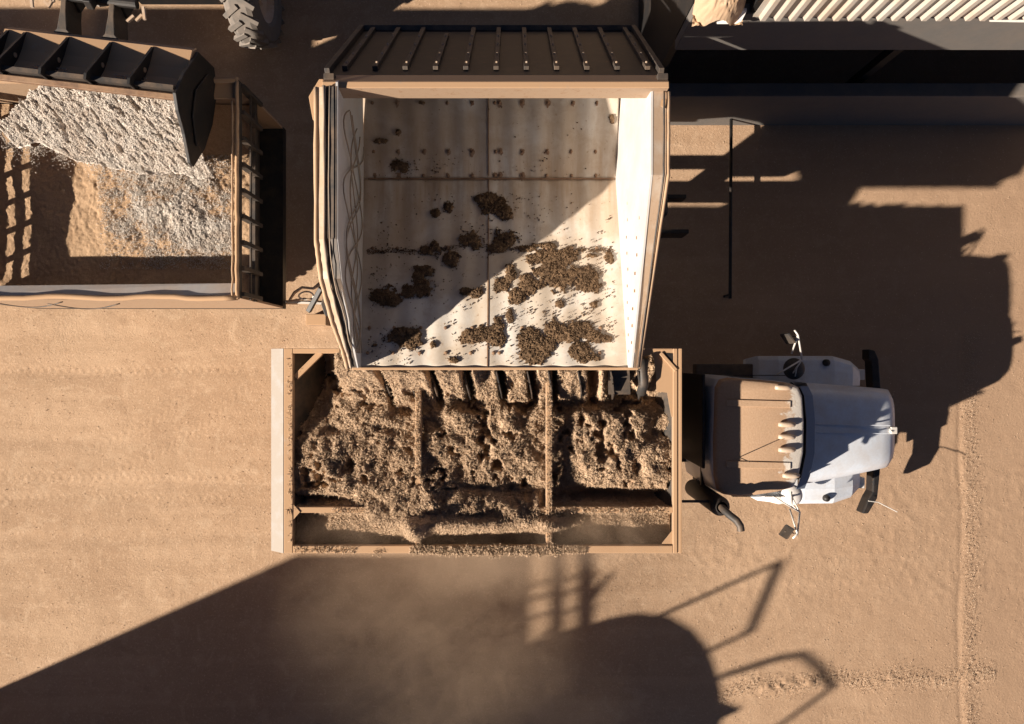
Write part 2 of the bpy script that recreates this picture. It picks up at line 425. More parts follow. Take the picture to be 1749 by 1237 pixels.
# ------------------------------------------------------------------ the tipped feed bin
def feed_bin():
    root = empty("tipping_feed_bin", (0, 2.0, 0))
    tag(root, "huge white lined steel bin tipped over the feed truck, ribbed black outside", "bin")
    xl0, xl1 = -1.69, -1.755         # inner left wall at lip and at the fold
    xr0, xr1 = 1.295, 1.225
    prof = [(-.062, 3.75), (2.17, 3.30), (2.95, 3.42), (3.42, 3.60)]
    # floor in two sheets, slightly pillowed between the ribs
    def sheet(name, y0, z0, y1, z1, n):
        xs = np.linspace(0, 1, 140); ts = np.linspace(0, 1, n)
        T, U = np.meshgrid(ts, xs, indexing='ij')
        Y = y0 + (y1 - y0) * T; Z = z0 + (z1 - z0) * T
        w = np.clip((Y + .062) / 2.232, 0, 1); XL = xl0 + (xl1 - xl0) * w - .02; XR = xr0 + (xr1 - xr0) * w + .02
        X = XL + (XR - XL) * U
        Z = Z + .006 * np.cos(2 * math.pi * (X + .27) / .29) + .006 * fbm(X, Y, 1.3, 3, 77)
        co = np.stack([X, Y, Z], -1).reshape(-1, 3); nx = 140
        i = (np.arange(n - 1)[:, None] * nx + np.arange(nx - 1)[None, :])
        q = np.stack([i, i + 1, i + nx + 1, i + nx], -1).reshape(-1, 4)
        o = link_mesh(name, np_mesh(name, co, q), M_LINE, root, smooth=True)
        s = o.modifiers.new("thick", 'SOLIDIFY'); s.thickness = .008; s.offset = -1
        return o
    sheet("floor_sheet", -.062, 3.75, 2.17, 3.30, 60)
    sheet("back_sheet", 2.17, 3.303, 3.50, 3.58, 40)
    # seams
    m = MB(); m.bar((-.275, -.05, 3.757), (-.275, 2.15, 3.312), .012, .010); m.bar((-.275, 2.2, 3.32), (-.275, 3.3, 3.552), .012, .010)
    m.bar((-1.70, 2.165, 3.314), (1.20, 2.165, 3.314), .018, .012)
    m.build("seam_strip", M_RUST, root)
    # bolts
    m = MB(); stains = []
    def fz(y): return 3.75 - .45 * (y + .062) / 2.232 if y < 2.17 else 3.303 + .277 * (y - 2.17) / 1.33
    for py in (176, 259, 300, 424, 560, 603):
        for k in range(11):
            x = -1.62 + k * .29
            zz = 3.5
            for _ in range(6): y = (CY - py) * (H - zz) / F; zz = fz(y)
            if x > 1.2: continue
            for dx in ((0,) if k != 5 else (-.03, .03)):
                bx_ = x + dx + R.uniform(-.01, .01); m.lathe([(0, .018), (.012, .016), (.019, .008), (.021, 0)], (bx_, y, zz), 'z', 8); stains.append((bx_, y, zz))
    build_each(m, "bolt", M_RUST, root)
    # rust stains round the bolts, thin blotches on the sheet with ragged outlines
    m = MB()
    for (sx_, sy_, sz_) in stains:
        n = 14; r0 = R.uniform(.012, .03) if sy_ < 1.4 else R.uniform(.018, .045); sl = -.2 if sy_ < 2.17 else .208
        vs = [(sx_, sy_, sz_ + .0075)]
        for k in range(n):
            t = 2 * math.pi * k / n; rr = r0 * R.uniform(.55, 1.15); dy = math.sin(t) * rr * (1.5 if math.sin(t) < 0 else 1)
            vs.append((sx_ + math.cos(t) * rr * .8, sy_ + dy, sz_ + .0075 + dy * sl))
        m.add(vs, [(0, 1 + k, 1 + (k + 1) % n) for k in range(n)])
    build_each(m, "rust_stain", dusty("rust_stain", (.27, .15, .085), .3, .9, scale=12, dust=(.5, .38, .28)), root)
    # left end wall
    ltop = [(-.062, 3.92), (.12, 4.12), (.42, 4.45), (.80, 4.86), (1.15, 5.02), (2.58, 5.02)]
    def side(x_at, x_top, top, name, matl, th, sgn):
        bot = [(2.58, 3.90), (2.95, 3.72), (2.42, 3.36), (2.17, 3.30), (-.062, 3.75)] if False else [(3.45, 3.62), (2.17, 3.29), (-.062, 3.74)]
        pts = top + [(2.62, top[-1][1])] + bot
        def X(y, z):
            b = 3.75 - .2 * y; t = min(1, max(0, (z - b) / 1.3)); return x_at(y) + (x_top - x_at(y)) * t
        P3 = [Vector((X(y, z), y, z)) for y, z in pts]
        m = MB(); m.prism(P3, (sgn * th, 0, 0)); return m.build(name, matl, root)
    side(lambda y: xl0 + (xl1 - xl0) * min(1, max(0, y / 2.2)), -1.63, ltop, "end_wall", M_SIDE, .02, -1)
    rtop = [(-.062, 3.94), (1.79, 4.88), (2.58, 4.90)]
    side(lambda y: xr0 + (xr1 - xr0) * min(1, max(0, y / 2.2)), 1.325, rtop, "end_wall", M_SIDE, .02, 1)
    # wavy grey tubes standing in for light reflected onto the left end wall
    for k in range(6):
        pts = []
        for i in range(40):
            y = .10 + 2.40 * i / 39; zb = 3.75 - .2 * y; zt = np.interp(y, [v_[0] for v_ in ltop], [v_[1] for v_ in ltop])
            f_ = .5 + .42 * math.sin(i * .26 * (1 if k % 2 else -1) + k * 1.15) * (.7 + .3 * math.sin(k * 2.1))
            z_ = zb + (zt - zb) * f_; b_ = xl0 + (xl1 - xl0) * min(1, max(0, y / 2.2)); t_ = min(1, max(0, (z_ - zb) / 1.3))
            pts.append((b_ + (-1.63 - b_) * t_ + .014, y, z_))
        m = MB(); m.tube(pts, .0075, 6); m.build("light_pattern_tube", M_ROPE, root, smooth=True)
    # slots punched in the right end wall
    m = MB()
    for i in range(13):
        for j in range(2):
            t = (i + .5 * j) / 13
            y = .12 + 2.35 * t; zb = 3.75 - .2 * y if y < 2.17 else 3.3 + .57 * (y - 2.17); zt = min(4.88, 3.94 + .507 * (y + .06))
            zz = zb + (zt - zb) * (.30 + .42 * j + R.uniform(-.04, .04)); 
            b0 = xr0 + (xr1 - xr0) * min(1, y / 2.2); tt = min(1, max(0, (zz - (3.75 - .2 * y)) / 1.3)); xx = b0 + (1.325 - b0) * tt
            m.box(xx - .004, xx + .01, y - .016, y + .016, zz - .008, zz + .008)
    build_each(m, "wall_slot", M_RUST, root)
    # outward flanges along the tops of both end walls
    m = MB(); pts = [(1.33, y, z) for y, z in rtop]; q = [(1.49 if y > 1 else 1.38, y, z - .03) for y, z in rtop]
    for i in range(len(pts) - 1): m.prism([pts[i], pts[i + 1], q[i + 1], q[i]], (0, 0, -.012))
    m.build("end_flange", M_TAN2, root)
    m = MB(); pts = [(-1.64 - (.06 if y < .3 else 0), y, z + .004) for y, z in ltop]; q = [(-1.83 + (.03 if y < .3 else 0), y, z - .04) for y, z in ltop]
    for i in range(len(pts) - 1): m.prism([pts[i], pts[i + 1], q[i + 1], q[i]], (0, 0, -.012))
    m.build("end_flange", M_DARKD, root)
    m = MB()
    for i in range(len(pts) - 1):
        a_, b_, c_, d_ = [Vector(v) for v in (pts[i], pts[i + 1], q[i + 1], q[i])]
        up_ = Vector((0, 0, .014)); m.prism([a_.lerp(d_, .58) + up_, b_.lerp(c_, .58) + up_, c_ + up_, d_ + up_], (0, 0, -.01))
    m.build("edge_strip", M_TAN2, root)
    # rolled cover and edging tubes
    def wob(pts, amp, n=8):
        out = []
        for a, b in zip(pts[:-1], pts[1:]):
            for k in range(n):
                t = k / n; out.append(Vector(a).lerp(Vector(b), t) + Vector((R.uniform(-amp, amp) * .22, 0, R.uniform(-amp, amp) * .3)))
        out.append(Vector(pts[-1])); return out
    m = MB(); L0 = wob([(-1.84 + (.03 if y < .3 else 0), y, z - .03) for y, z in ltop], .008); m.tube(L0, [.020 + .008 * R.random() for _ in L0], 8)
    m.build("edge_roll", M_TARP, root, smooth=True)
    m = MB(); L1 = wob([(-1.755, y, z + .012) for y, z in ltop], .018, 5); m.tube(L1, [.008 + .012 * R.random() for _ in L1], 7)
    L2 = wob([(-1.70, y, z + .02) for y, z in ltop[1:]], .05, 3); m.tube(L2, .006, 6)
    m.build("cover_rope", M_ROPE, root, smooth=True)
    m = MB(); L3 = wob([(1.495 if y > 1 else 1.39, y, z - .02) for y, z in rtop], .006); m.tube(L3, .020, 8)
    m.build("edge_roll", M_TARP, root, smooth=True)
    m = MB(); L3 = wob([(1.45 if y > 1 else 1.375, y, z + .004) for y, z in rtop], .010); m.tube(L3, .010, 8)
    m.build("cover_rope", M_DARKD, root, smooth=True)
    # discharge lip
    m = MB(); m.bar((-1.78, -.075, 3.745), (1.41, -.075, 3.745), .03, .06); m.build("discharge_lip", M_TAN, root, bevel=.006)
    # rim beam: a wedge; its south face is sunlit, its top falls away north
    m = MB(); m.prism([(-1.79, 2.58, 4.72), (-1.79, 2.58, 4.98), (-1.79, 2.64, 4.975), (-1.79, 2.76, 4.84), (-1.79, 2.70, 4.72)], (3.27, 0, 0))
    m.build("rim_beam", M_TAN, root, bevel=.006)
    m = MB()
    m.prism([P(549, 168, 4.9), P(552, 135, 4.9), P(545, 135, 4.9), P(527, 165, 4.9), P(534, 204, 4.9), P(553, 222, 4.9)], (0, 0, -.12))
    m.build("corner_bracket", M_TAN, root, bevel=.005)
    m = MB(); m.prism([P(1115, 169, 4.88), P(1143, 169, 4.88), P(1139, 186, 4.88), P(1120, 178, 4.88)], (0, 0, -.12)); m.build("corner_bracket", M_TAN, root, bevel=.005)
    for px in (562, 1132):
        m = MB(); a = P(px, 131, 4.95); m.box(a.x - .05, a.x + .05, a.y - .03, a.y + .03, 4.84, 4.96); m.build("corner_block", M_DARKD, root, bevel=.005)
    # ribbed outer back panel: from the rim down and away north
    a = Vector((0, 2.74, 4.86)); b = Vector((0, 3.95, 3.25))
    dn = (b - a).normalized(); nrm = Vector((0, -dn.z, dn.y))   # outward (north-up)
    m = MB(); e = .012
    m.prism([(-1.78, a.y, a.z), (1.46, a.y, a.z), (1.46, b.y, b.z), (-1.78, b.y, b.z)], -nrm * e)
    m.build("back_panel", M_DARK, root)
    m = MB(); m.bar((-1.79, b.y + .01, b.z + .02), (1.47, b.y + .01, b.z + .02), .07, .05); m.build("bottom_rail", M_DARKD, root, bevel=.005)
    for k in range(11):
        x = -1.64 + k * .297
        if k == 9: x = -1.64 + 9 * .297
        m = MB(); m.bar(Vector((x, a.y, a.z)) + nrm * .022 + dn * .20, Vector((x, b.y, b.z)) + nrm * .022 - dn * (.04 if k != 3 else .35), .050, .044, up=nrm)
        rb = m.build("rib", M_DARKD, root, bevel=.003)
        m = MB()
        for t in (.16, .34, .54, .74):
            c = Vector((x, a.y, a.z)).lerp(Vector((x, b.y, b.z)), t) + nrm * .048
            m.box(c.x - .008, c.x + .008, c.y - .008, c.y + .008, c.z - .006, c.z + .008)
        build_each(m, "rivet", M_TAN2, rb)
    for x in (-1.78, 1.44):
        m = MB(); m.bar(Vector((x, a.y, a.z)) + nrm * .03 + dn * .06, Vector((x, b.y, b.z)) + nrm * .03, .05, .06, up=nrm); m.build("corner_post", M_DARKD, root, bevel=.003)
    # underside
    m = MB(); m.prism([(-1.77, -.03, 3.68), (-1.77, 2.15, 3.24), (-1.77, 3.92, 3.18), (-1.77, 3.90, 3.24), (-1.77, 2.2, 3.28), (-1.77, -.03, 3.72)], (3.06, 0, 0)); m.build("under_sheet", M_DARK, root)
    for k in range(6):
        x = -1.55 + k * .53
        m = MB(); m.bar((x, .0, 3.64), (x, 2.15, 3.20), .06, .08); m.build("floor_joist", M_DARK, root)
    # lift frame and running gear that hold the bin up
    for x in (-1.35, .95):
        m = MB(); m.bar((x, 2.1, 3.17), (x, 3.3, 1.15), .14, .2); m.bar((x, 3.2, 3.35), (x, 2.0, 1.15), .12, .16); m.build("lift_arm", M_DARK, root, bevel=.01)
        m = MB(); m.tube([(x + .2, 1.9, 1.1), (x + .2, 2.5, 2.2)], .07, 12); m.tube([(x + .2, 2.5, 2.2), (x + .2, 2.95, 3.4)], .04, 12); m.build("lift_cylinder", M_DARKD, root)
    m = MB(); m.box(-1.6, 1.25, 3.12, 3.68, 1.15, 3.15); m.build("under_bin_shade_box", M_DARK, root, bevel=.04)  # box added under the bin to block sun from the ground beyond
    m = MB(); m.box(1.18, 2.1, 1.97, 2.38, 1.35, 2.2); m.build("gap_shade_box", M_DARK, root, bevel=.04)  # added box, shades the sunlit gap between the lift arms
    for y, zc_, hh in ((1.92, 1.13, .40), (2.47, 1.06, .24)):
        m = MB(); m.bar((-2.2, y, zc_), (2.6, y, zc_), .06, hh); m.build("chassis_rail", M_DARK, root, bevel=.01)
    for x in (-1.9, -.3):
        m = MB(); m.bar((x, 1.7, .95), (x, 3.8, .95), .12, .14); m.build("cross_member", M_DARK, root, bevel=.01)
    for x in (-.9, .5):
        for y in (1.35, 3.6): wheel(root, (x, y, .5), .5, .3)
    return root
feed_bin()

# ------------------------------------------------------------------ feed stuck in the bin
def bin_z(Y):
    return np.where(Y < 2.17, 3.75 - .45 * (Y + .062) / 2.232, 3.303 + .277 * (Y - 2.17) / 1.33)
def stuck_feed():
    blobs = [(660, 508, 24, 16), (700, 497, 16, 12), (718, 492, 16, 16), (688, 572, 30, 14), (700, 585, 22, 10), (805, 577, 18, 12), (830, 572, 22, 14), (850, 565, 13, 24), (846, 350, 22, 14), (836, 338, 14, 10), (862, 362, 15, 12),
             (800, 408, 17, 12), (813, 418, 10, 9), (770, 440, 14, 12), (725, 462, 15, 9), (716, 470, 9, 8), (742, 422, 9, 9), (728, 427, 10, 8), (862, 410, 20, 17), (848, 424, 13, 9), (855, 488, 15, 14), (902, 490, 17, 18), (884, 505, 16, 12), (872, 470, 9, 14),
             (930, 440, 24, 14), (965, 442, 22, 15), (945, 460, 30, 18), (960, 478, 24, 16), (1000, 480, 20, 16), (985, 465, 24, 12), (1005, 492, 16, 10), (905, 580, 22, 22), (912, 608, 22, 16), (930, 590, 18, 20), (945, 565, 16, 16),
             (965, 572, 22, 16), (990, 562, 26, 14), (1020, 575, 22, 12), (1035, 578, 12, 8), (990, 598, 20, 14), (1005, 612, 22, 8), (680, 283, 15, 9), (690, 290, 8, 6), (655, 241, 12, 5), (680, 227, 5, 8), (1045, 203, 6, 10), (722, 176, 7, 3),
             (775, 616, 8, 5), (740, 590, 6, 5), (815, 500, 12, 8), (795, 497, 10, 7), (1040, 440, 8, 10), (1010, 437, 10, 4), (930, 420, 22, 5), (640, 590, 5, 3), (820, 340, 8, 8), (765, 355, 9, 9), (745, 365, 9, 7), (900, 425, 18, 6), (870, 540, 7, 12), (1015, 520, 9, 7), (955, 520, 8, 8)]
    def amount(X, Y, Z):
        px = CX + X * F / (H - Z); py = CY - Y * F / (H - Z)
        s = np.zeros_like(X)
        for bx, by, sx, sy in blobs:
            s = np.maximum(s, 1.55 * np.exp(-(((px - bx) / sx) ** 2 + ((py - by) / sy) ** 2) * .8))
        n = fbm(X, Y, 9, 5, 51, .75)
        return s + n * .95 - .66
    xs = np.arange(-1.66, 1.19, .011); ys = np.arange(-.04, 3.1, .011)
    def z(X, Y):
        Z = bin_z(Y); A = amount(X, Y, Z)
        h = np.clip(A, 0, 1) ** .6
        g = fbm(X, Y, 42, 3, 61, .7)
        return Z + .012 * (A > 0) - .03 * (A <= 0) + h * (.020 + .026 * g) 
    co, q = grid_co(xs, ys, z, lambda X, Y: amount(X, Y, bin_z(Y)) > .0)
    o = link_mesh("stuck_feed", np_mesh("stuck_feed", co, q), M_FEEDD)
    tag(o, "dark damp clods of feed stuck to the white bin floor", "feed", kind='stuff')
    # crumbs
    g = rng; n = 110000
    x = g.uniform(-1.64, 1.17, n); y = g.uniform(-.03, 3.0, n); z0 = bin_z(y); A = amount(x, y, z0)
    py = CY - y * F / (H - z0)
    cl_ = np.clip(fbm(x, y, 2.6, 4, 55, .7) * 2.2, 0, 1)
    pr = np.where(A > 0, .30, np.clip(.003 + .05 * cl_ ** 2 + np.clip(A + .5, 0, 1) ** 2.5 * .6, 0, .4)) * np.where((py > 330) | ((py < 305) & (py > 270)), 1, .12)
    k = g.random(n) < pr
    pts = np.stack([x[k], y[k], z0[k] + .010 + np.where(A[k] > 0, np.clip(A[k], 0, 1) ** .6 * .022, 0)], -1)
    # the ragged tide line across the floor
    t = g.uniform(620, 1050, 900); k2 = fbm(t, t * 0, .012, 3, 88) > -.15; t = t[k2]
    yy = 420 + 9 * fbm(t, t * 0, .02, 4, 89) + g.normal(0, 2.6, len(t)); tl = np.array([tuple(P(a_, b_, 3.66)) for a_, b_ in zip(t, yy)]); tl[:, 2] = bin_z(tl[:, 1]) + .006
    pts = np.concatenate([pts, tl])
    co, tri = chips_co(pts, .004, .013, g, .95, 1.6)
    o = link_mesh("feed_crumbs", np_mesh("feed_crumbs", co, tri), M_FEEDD)
    tag(o, "loose dark crumbs of feed sprinkled over the bin floor", "feed", kind='stuff')
stuck_feed()

# ------------------------------------------------------------------ feed truck
ZB = 3.05
def feed_truck():
    root = empty("feed_truck", (1.3, -1.05, 0))
    tag(root, "feed mixer truck with dusty open box body and white bonneted cab", "truck")
    X0, X1, Y0, Y1 = -2.78, 2.07, -2.335, .165
    p = lambda px, py, z=ZB: P(px, py, z)
    # body walls
    m = MB(); m.box(X0, X0 + .06, Y0, Y1, 1.25, ZB - .02); m.build("body_end_wall", M_TAN, root)
    m = MB(); m.box(X1 - .06, X1, Y0, Y1, 1.25, ZB - .02); m.build("body_end_wall", M_TAN, root)
    m = MB(); m.box(X0 + .06, X1 - .06, Y1 - .05, Y1, 1.25, ZB - .02); m.build("body_side_wall", M_TAN, root)
    m = MB(); m.box(X0 + .06, X1 - .06, Y0, Y0 + .05, 1.25, ZB - .02); m.build("body_side_wall", M_TAN, root)
    m = MB(); m.box(X0, X1, Y0, Y1, 1.15, 1.25); m.build("body_floor", M_DARK, root)
    # top rims
    a = p(460, 595); b = p(485, 945); c = p(499, 945)
    m = MB(); m.prism([(-2.98, Y1, 2.93), (-2.79, Y1, ZB), (-2.79, Y0, ZB), (-2.98, Y0, 2.93)], (0, 0, -.03)); m.build("tail_flare", dusty("dusty_white_flare", (.36, .345, .33), .5, .8, scale=6, dust=(.30, .25, .20)), root, bevel=.004)
    m = MB(); m.box(-2.785, -2.675, Y0, Y1, ZB - .08, ZB); m.build("top_rim", M_TAN, root, bevel=.008)
    m = MB(); m.box(-2.675, 1.965, Y0, Y0 + .093, ZB - .08, ZB - .003); m.build("top_rim", M_TAN, root, bevel=.008)
    m = MB(); m.box(-2.675, -2.10, Y1 - .06, Y1, ZB - .08, ZB - .003); m.box(-2.10, 1.965, Y1 - .05, Y1, ZB - .10, ZB - .01); m.build("top_rim", M_TAN, root, bevel=.006)
    m = MB(); m.box(1.965, 2.02, Y0, Y1, ZB - .08, ZB); m.build("top_rim", M_TAN, root, bevel=.008)
    m = MB(); m.box(2.035, 2.075, Y0, Y1, ZB - .10, ZB - .004); m.build("edge_angle", M_TAN, root, bevel=.005)
    # curved slats standing along the north side, under the bin lip
    for px in (600, 658, 700, 738, 793, 848, 900, 935, 985, 1040, 1086):
        m = MB(); a = P(px, 636, 3.0); pts = [(a.x - .02, .10, 3.10), (a.x, -.10, 3.12), (a.x + .03, -.24, 3.08), (a.x + .055, -.36, 2.98), (a.x + .065, -.42, 2.80)]
        for i in range(4):
            p0, p1 = Vector(pts[i]), Vector(pts[i + 1]); m.bar(p0, p1, .014, .11, up=(0, -.5, 1))
        m.build("curved_slat", M_DARKD, root)
    m = MB(); m.prism([(1.17, -.05, 3.06), (1.43, -.05, 3.06), (1.46, -.40, 2.96), (1.19, -.40, 2.96)], (0, 0, -.02)); m.build("apron_plate", M_DARKD, root)
    m = MB(); m.tube([(1.60, .03, 3.10), (1.58, -.1, 3.12), (1.60, -.25, 3.10), (1.59, -.38, 2.98)], .06, 12); m.build("rubber_hose", M_DARKD, root, smooth=True)
    # inner rail and cross beams
    m = MB(); m.box(-2.675, 1.965, -1.845, -1.775, ZB - .10, ZB - .02); m.build("inner_rail", M_TAN, root, bevel=.006)
    m = MB(); m.box(-2.675, 1.965, -1.835, -1.80, 1.3, ZB - .101); m.build("divider_plate", M_TAN, root)
    for x in (-1.145, .452):
        m = MB(); m.box(x - .038, x + .038, Y0 + .093, Y1 - .05, ZB - .105, ZB - .008); m.build("cross_beam", M_TAN, root, bevel=.008)
    # corner brace north-west
    m = MB(); m.bar(p(503, 645) + Vector((0, 0, -.06)), p(546, 602) + Vector((0, 0, -.06)), .07, .05); m.build("corner_brace", M_TAN, root, bevel=.005)
    # gusset plate north-east
    m = MB()
    zt = ZB - .008
    G = [p(1098, 597), p(1152, 597), p(1152, 712), p(1147, 712), p(1143, 690), p(1140, 671), p(1122, 669), p(1121, 640), p(1117, 614), p(1113, 606), p(1098, 609)]
    G = [Vector((v.x, v.y, zt)) for v in G]; m.prism(G, (0, 0, -.012)); m.build("gusset_plate", M_TAN, root)
    m = MB(); tri = [p(1127, 602.5), p(1149, 604), p(1155, 634)]
    tri = [Vector((v.x, v.y, zt + .006)) for v in tri]; m.prism(tri, (0, 0, -.004)); m.build("gusset_hole", M_DARK, root)
    m = MB(); m.bar(Vector((p(1128, 603).x, p(1128, 603).y, zt + .012)), Vector((p(1155, 633).x, p(1155, 633).y, zt + .012)), .045, .02); m.build("gusset_strut", M_TAN, root, bevel=.006)
    m = MB(); m.prism([Vector((q.x, q.y, zt)) for q in (p(499, 860), p(512, 875), p(499, 890))], (0, 0, -.01)); m.build("gusset_plate", M_TAN, root)
    m = MB(); m.prism([Vector((q.x, q.y, zt - .02)) for q in (p(1130, 931), p(1151, 931), p(1151, 905))], (0, 0, -.01)); m.build("gusset_plate", M_TAN, root)
    # sloping inner hopper plates
    m = MB(); m.prism([(X0 + .07, Y1 - .06, 2.98), (X0 + .07, -1.79, 2.98), (X0 + .45, -1.79, 2.2), (X0 + .45, Y1 - .06, 2.2)], (0, 0, -.02)); m.build("hopper_plate", M_DARKD, root)
    m = MB(); m.prism([(X1 - .07, Y1 - .06, 2.95), (X1 - .07, -1.79, 2.95), (X1 - .45, -1.79, 2.2), (X1 - .45, Y1 - .06, 2.2)], (0, 0, -.02)); m.build("hopper_plate", M_DARKD, root)
    # chassis
    for y in (-1.45, -.65):
        m = MB(); m.box(-2.7, 5.3, y - .05, y + .05, .85, 1.1); m.build("chassis_rail", M_DARK, root)
    for x in (-1.9, -.75):
        for y in (-2.05, -.12): wheel(root, (x, y, .5), .5, .48)
    # exhaust
    m = MB(); m.lathe([(0, 1.35), (.10, 1.36), (.125, 1.42), (.125, 2.70), (.115, 2.74), (.075, 2.76), (.07, 2.80)], (2.64, -1.83, 0), 'z', 28); ex = m.build("exhaust_muffler", M_DARK, root, smooth=True)
    q = [(2.64, -1.83, 2.78), (2.65, -1.85, 2.86), (2.70, -1.90, 2.93), (2.765, -1.95, 2.98), (2.80, -2.01, 3.0), (2.81, -2.07, 3.0)]
    m = MB(); m.tube(q, .047, 18, cap=False); m.tube(q, .040, 18, cap=False); m.build("exhaust_pipe", M_DARKD, ex, smooth=True)
    m = MB(); m.bar((2.64, -1.75, 1.9), (2.64, -1.3, 1.9), .05, .05); m.bar((2.05, -1.79, 2.6), (2.6, -1.79, 2.6), .03, .03); m.build("exhaust_bracket", M_DARKD, root)
    # ---- cab
    def loft(name, secs, mat, n=8, bevel=0, r=.1):
        "rounded-rectangle sections: (x0,x1,y0,y1,z,corner)"
        rings = []
        for x0, x1, y0, y1, z, cr in secs:
            ring = []
            for (cx_, cy_, a0) in ((x1 - cr, y1 - cr, 0), (x0 + cr, y1 - cr, 90), (x0 + cr, y0 + cr, 180), (x1 - cr, y0 + cr, 270)):
                for k in range(n):
                    t = math.radians(a0 + 90 * k / (n - 1)); ring.append((cx_ + cr * math.cos(t), cy_ + cr * math.sin(t), z))
            rings.append(ring)
        m = MB(); k = len(rings[0])
        for ring in rings: m.v += ring
        for i in range(len(rings) - 1):
            for j in range(k):
                j2 = (j + 1) % k; m.f.append((i * k + j, i * k + j2, (i + 1) * k + j2, (i + 1) * k + j))
        m.f.append(tuple(range(k))[::-1]); m.f.append(tuple((len(rings) - 1) * k + j for j in range(k)))
        return m.build(name, mat, root, smooth=True)
    CXm = -1.0
    # the roof outline follows the photograph: wide bowed front, slightly narrower back
    out = [(1223, 700), (1224, 662), (1232, 648), (1246, 645), (1300, 649), (1350, 654), (1366, 660), (1373, 676), (1376, 720), (1375, 775), (1367, 815), (1358, 834), (1330, 842), (1290, 848), (1262, 850), (1240, 847), (1227, 838), (1222, 815), (1221, 760)]
    def ring(z, k):
        c = P(1300, 750, 2.55); r_ = []
        for x, y in out:
            v = P(x, y, 2.55); r_.append(Vector((c.x + (v.x - c.x) * k, c.y + (v.y - c.y) * k, z)))
        return r_
    def loft2(name, rings, mat, parent, cap0=True, cap1=True, smooth=True):
        m = MB(); k = len(rings[0])
        for r_ in rings: m.v += [tuple(v) for v in r_]
        for i in range(len(rings) - 1):
            for j in range(k):
                j2 = (j + 1) % k; m.f.append((i * k + j, i * k + j2, (i + 1) * k + j2, (i + 1) * k + j))
        if cap0: m.f.append(tuple(range(k))[::-1])
        if cap1: m.f.append(tuple((len(rings) - 1) * k + j for j in range(k)))
        o = m.build(name, mat, parent, smooth=smooth)
        if smooth:
            b = o.modifiers.new("bevel", 'BEVEL'); b.width = .01; b.segments = 2; b.limit_method = 'ANGLE'; b.angle_limit = math.radians(25)
        return o
    body = loft2("cab", [ring(.95, 1.02), ring(1.6, 1.03), ring(2.30, 1.01), ring(2.44, 1.0)], M_CAB, root)
    loft2("cab_roof", [ring(2.441, 1.0), ring(2.50, .99), ring(2.535, .965), ring(2.55, .90)], M_ROOF, root)
    # roof ridges
    for yy in (688, 793):
        m = MB(); m.bar(P(1240, yy, 2.555), P(1350, yy + 3, 2.555), .085, .026); m.build("roof_ridge", M_ROOF, root, bevel=.006)
    m = MB(); m.tube([P(1262, 781, 2.54), P(1262, 781, 2.54) + Vector((0, 0, .40))], .006, 8); m.build("roof_aerial", M_DARK, root)
    # marker lamps
    for px, py in ((1337, 662), (1343, 725), (1343, 746), (1343, 768), (1350, 812)):
        c = P(px, py, 2.57); m = MB()
        m.tube([c + Vector((-.11, 0, .02)), c + Vector((-.07, 0, .03)), c + Vector((.03, 0, .035)), c + Vector((.09, 0, .02)), c + Vector((.115, 0, .0))], [.024, .034, .036, .030, .012], 14)
        m.build("marker_lamp", M_AMBER, root, smooth=True)
    # sun visor: curved band in front of the roof
    fr = [P(x, y, 2.44) for x, y in ((1366, 660), (1374, 676), (1378, 720), (1377, 775), (1369, 815), (1360, 836))]
    m = MB()
    n = len(fr)
    fo = [v + Vector((.13, 0, -.05)) for v in fr]
    for i in range(n - 1): m.prism([fr[i], fo[i], fo[i + 1], fr[i + 1]], (0, 0, -.015))
    m.build("sun_visor", dusty("tinted_visor", (.20, .235, .30), .05, .35, scale=3), root)
    m = MB(); m.box(2.50, 2.54, -1.40, -.16, 1.0, 2.40); m.build("rear_shade_panel", M_DARK, root, bevel=.01)  # black sheet painting in the shade on the cab's rear wall
    # windscreen and windows (seen only from other sides)
    m = MB(); m.prism([(3.80, -.35, 2.28), (3.80, -1.65, 2.28), (3.92, -1.72, 1.72), (3.92, -.28, 1.72)], (.02, 0, .005)); m.build("windscreen", M_GLASS, root)
    for y in (-.185, -1.79):
        m = MB(); m.box(2.95, 3.65, y - .01 if y < -1 else y, y if y < -1 else y + .01, 1.75, 2.25); m.build("side_window", M_GLASS, root)
    m = MB(); m.box(3.70, 4.22, -1.66, -.36, .9, 1.66); m.build("cowl", M_DARK, root, bevel=.02)
    # bonnet
    def hood_ring(t):
        x = 4.17 + (5.50 - 4.17) * t
        z = 1.80 - .12 * t - .10 * t ** 4
        yh = -.30 - .10 * t; yl = -1.72 + .22 * t
        if t > .93: yh -= (t - .93) ** 2 * 12; yl += (t - .93) ** 2 * 12; z -= (t - .93) * .9
        pts = []
        for k in range(13):
            s = k / 12; y = yh + (yl - yh) * s; e = abs(2 * s - 1)
            pts.append((x, y, z + .035 * (1 - e ** 2) - .10 * e ** 8))
        pts = [(x, yh + .01, .9)] + [(x, yh + .005, z - .16)] + pts + [(x, yl - .005, z - .16)] + [(x, yl - .01, .9)]
        return pts
    m = MB(); rings = [hood_ring(t) for t in (0, .08, .2, .4, .6, .8, .9, .95, .98, 1.0)]; k = len(rings[0])
    for r_ in rings: m.v += r_
    for i in range(len(rings) - 1):
        for j in range(k - 1): m.f.append((i * k + j, i * k + j + 1, (i + 1) * k + j + 1, (i + 1) * k + j))
    m.f.append(tuple((len(rings) - 1) * k + j for j in range(k)))
    hood = m.build("bonnet", M_CAB, root, smooth=True)
    for py_, h_ in ((727, .006), (741, .006)):
        m = MB(); m.bar(P(1395, py_ - 2, 1.83), P(1520, py_, 1.745), .010, .012); m.build("bonnet_crease", M_CAB, hood)
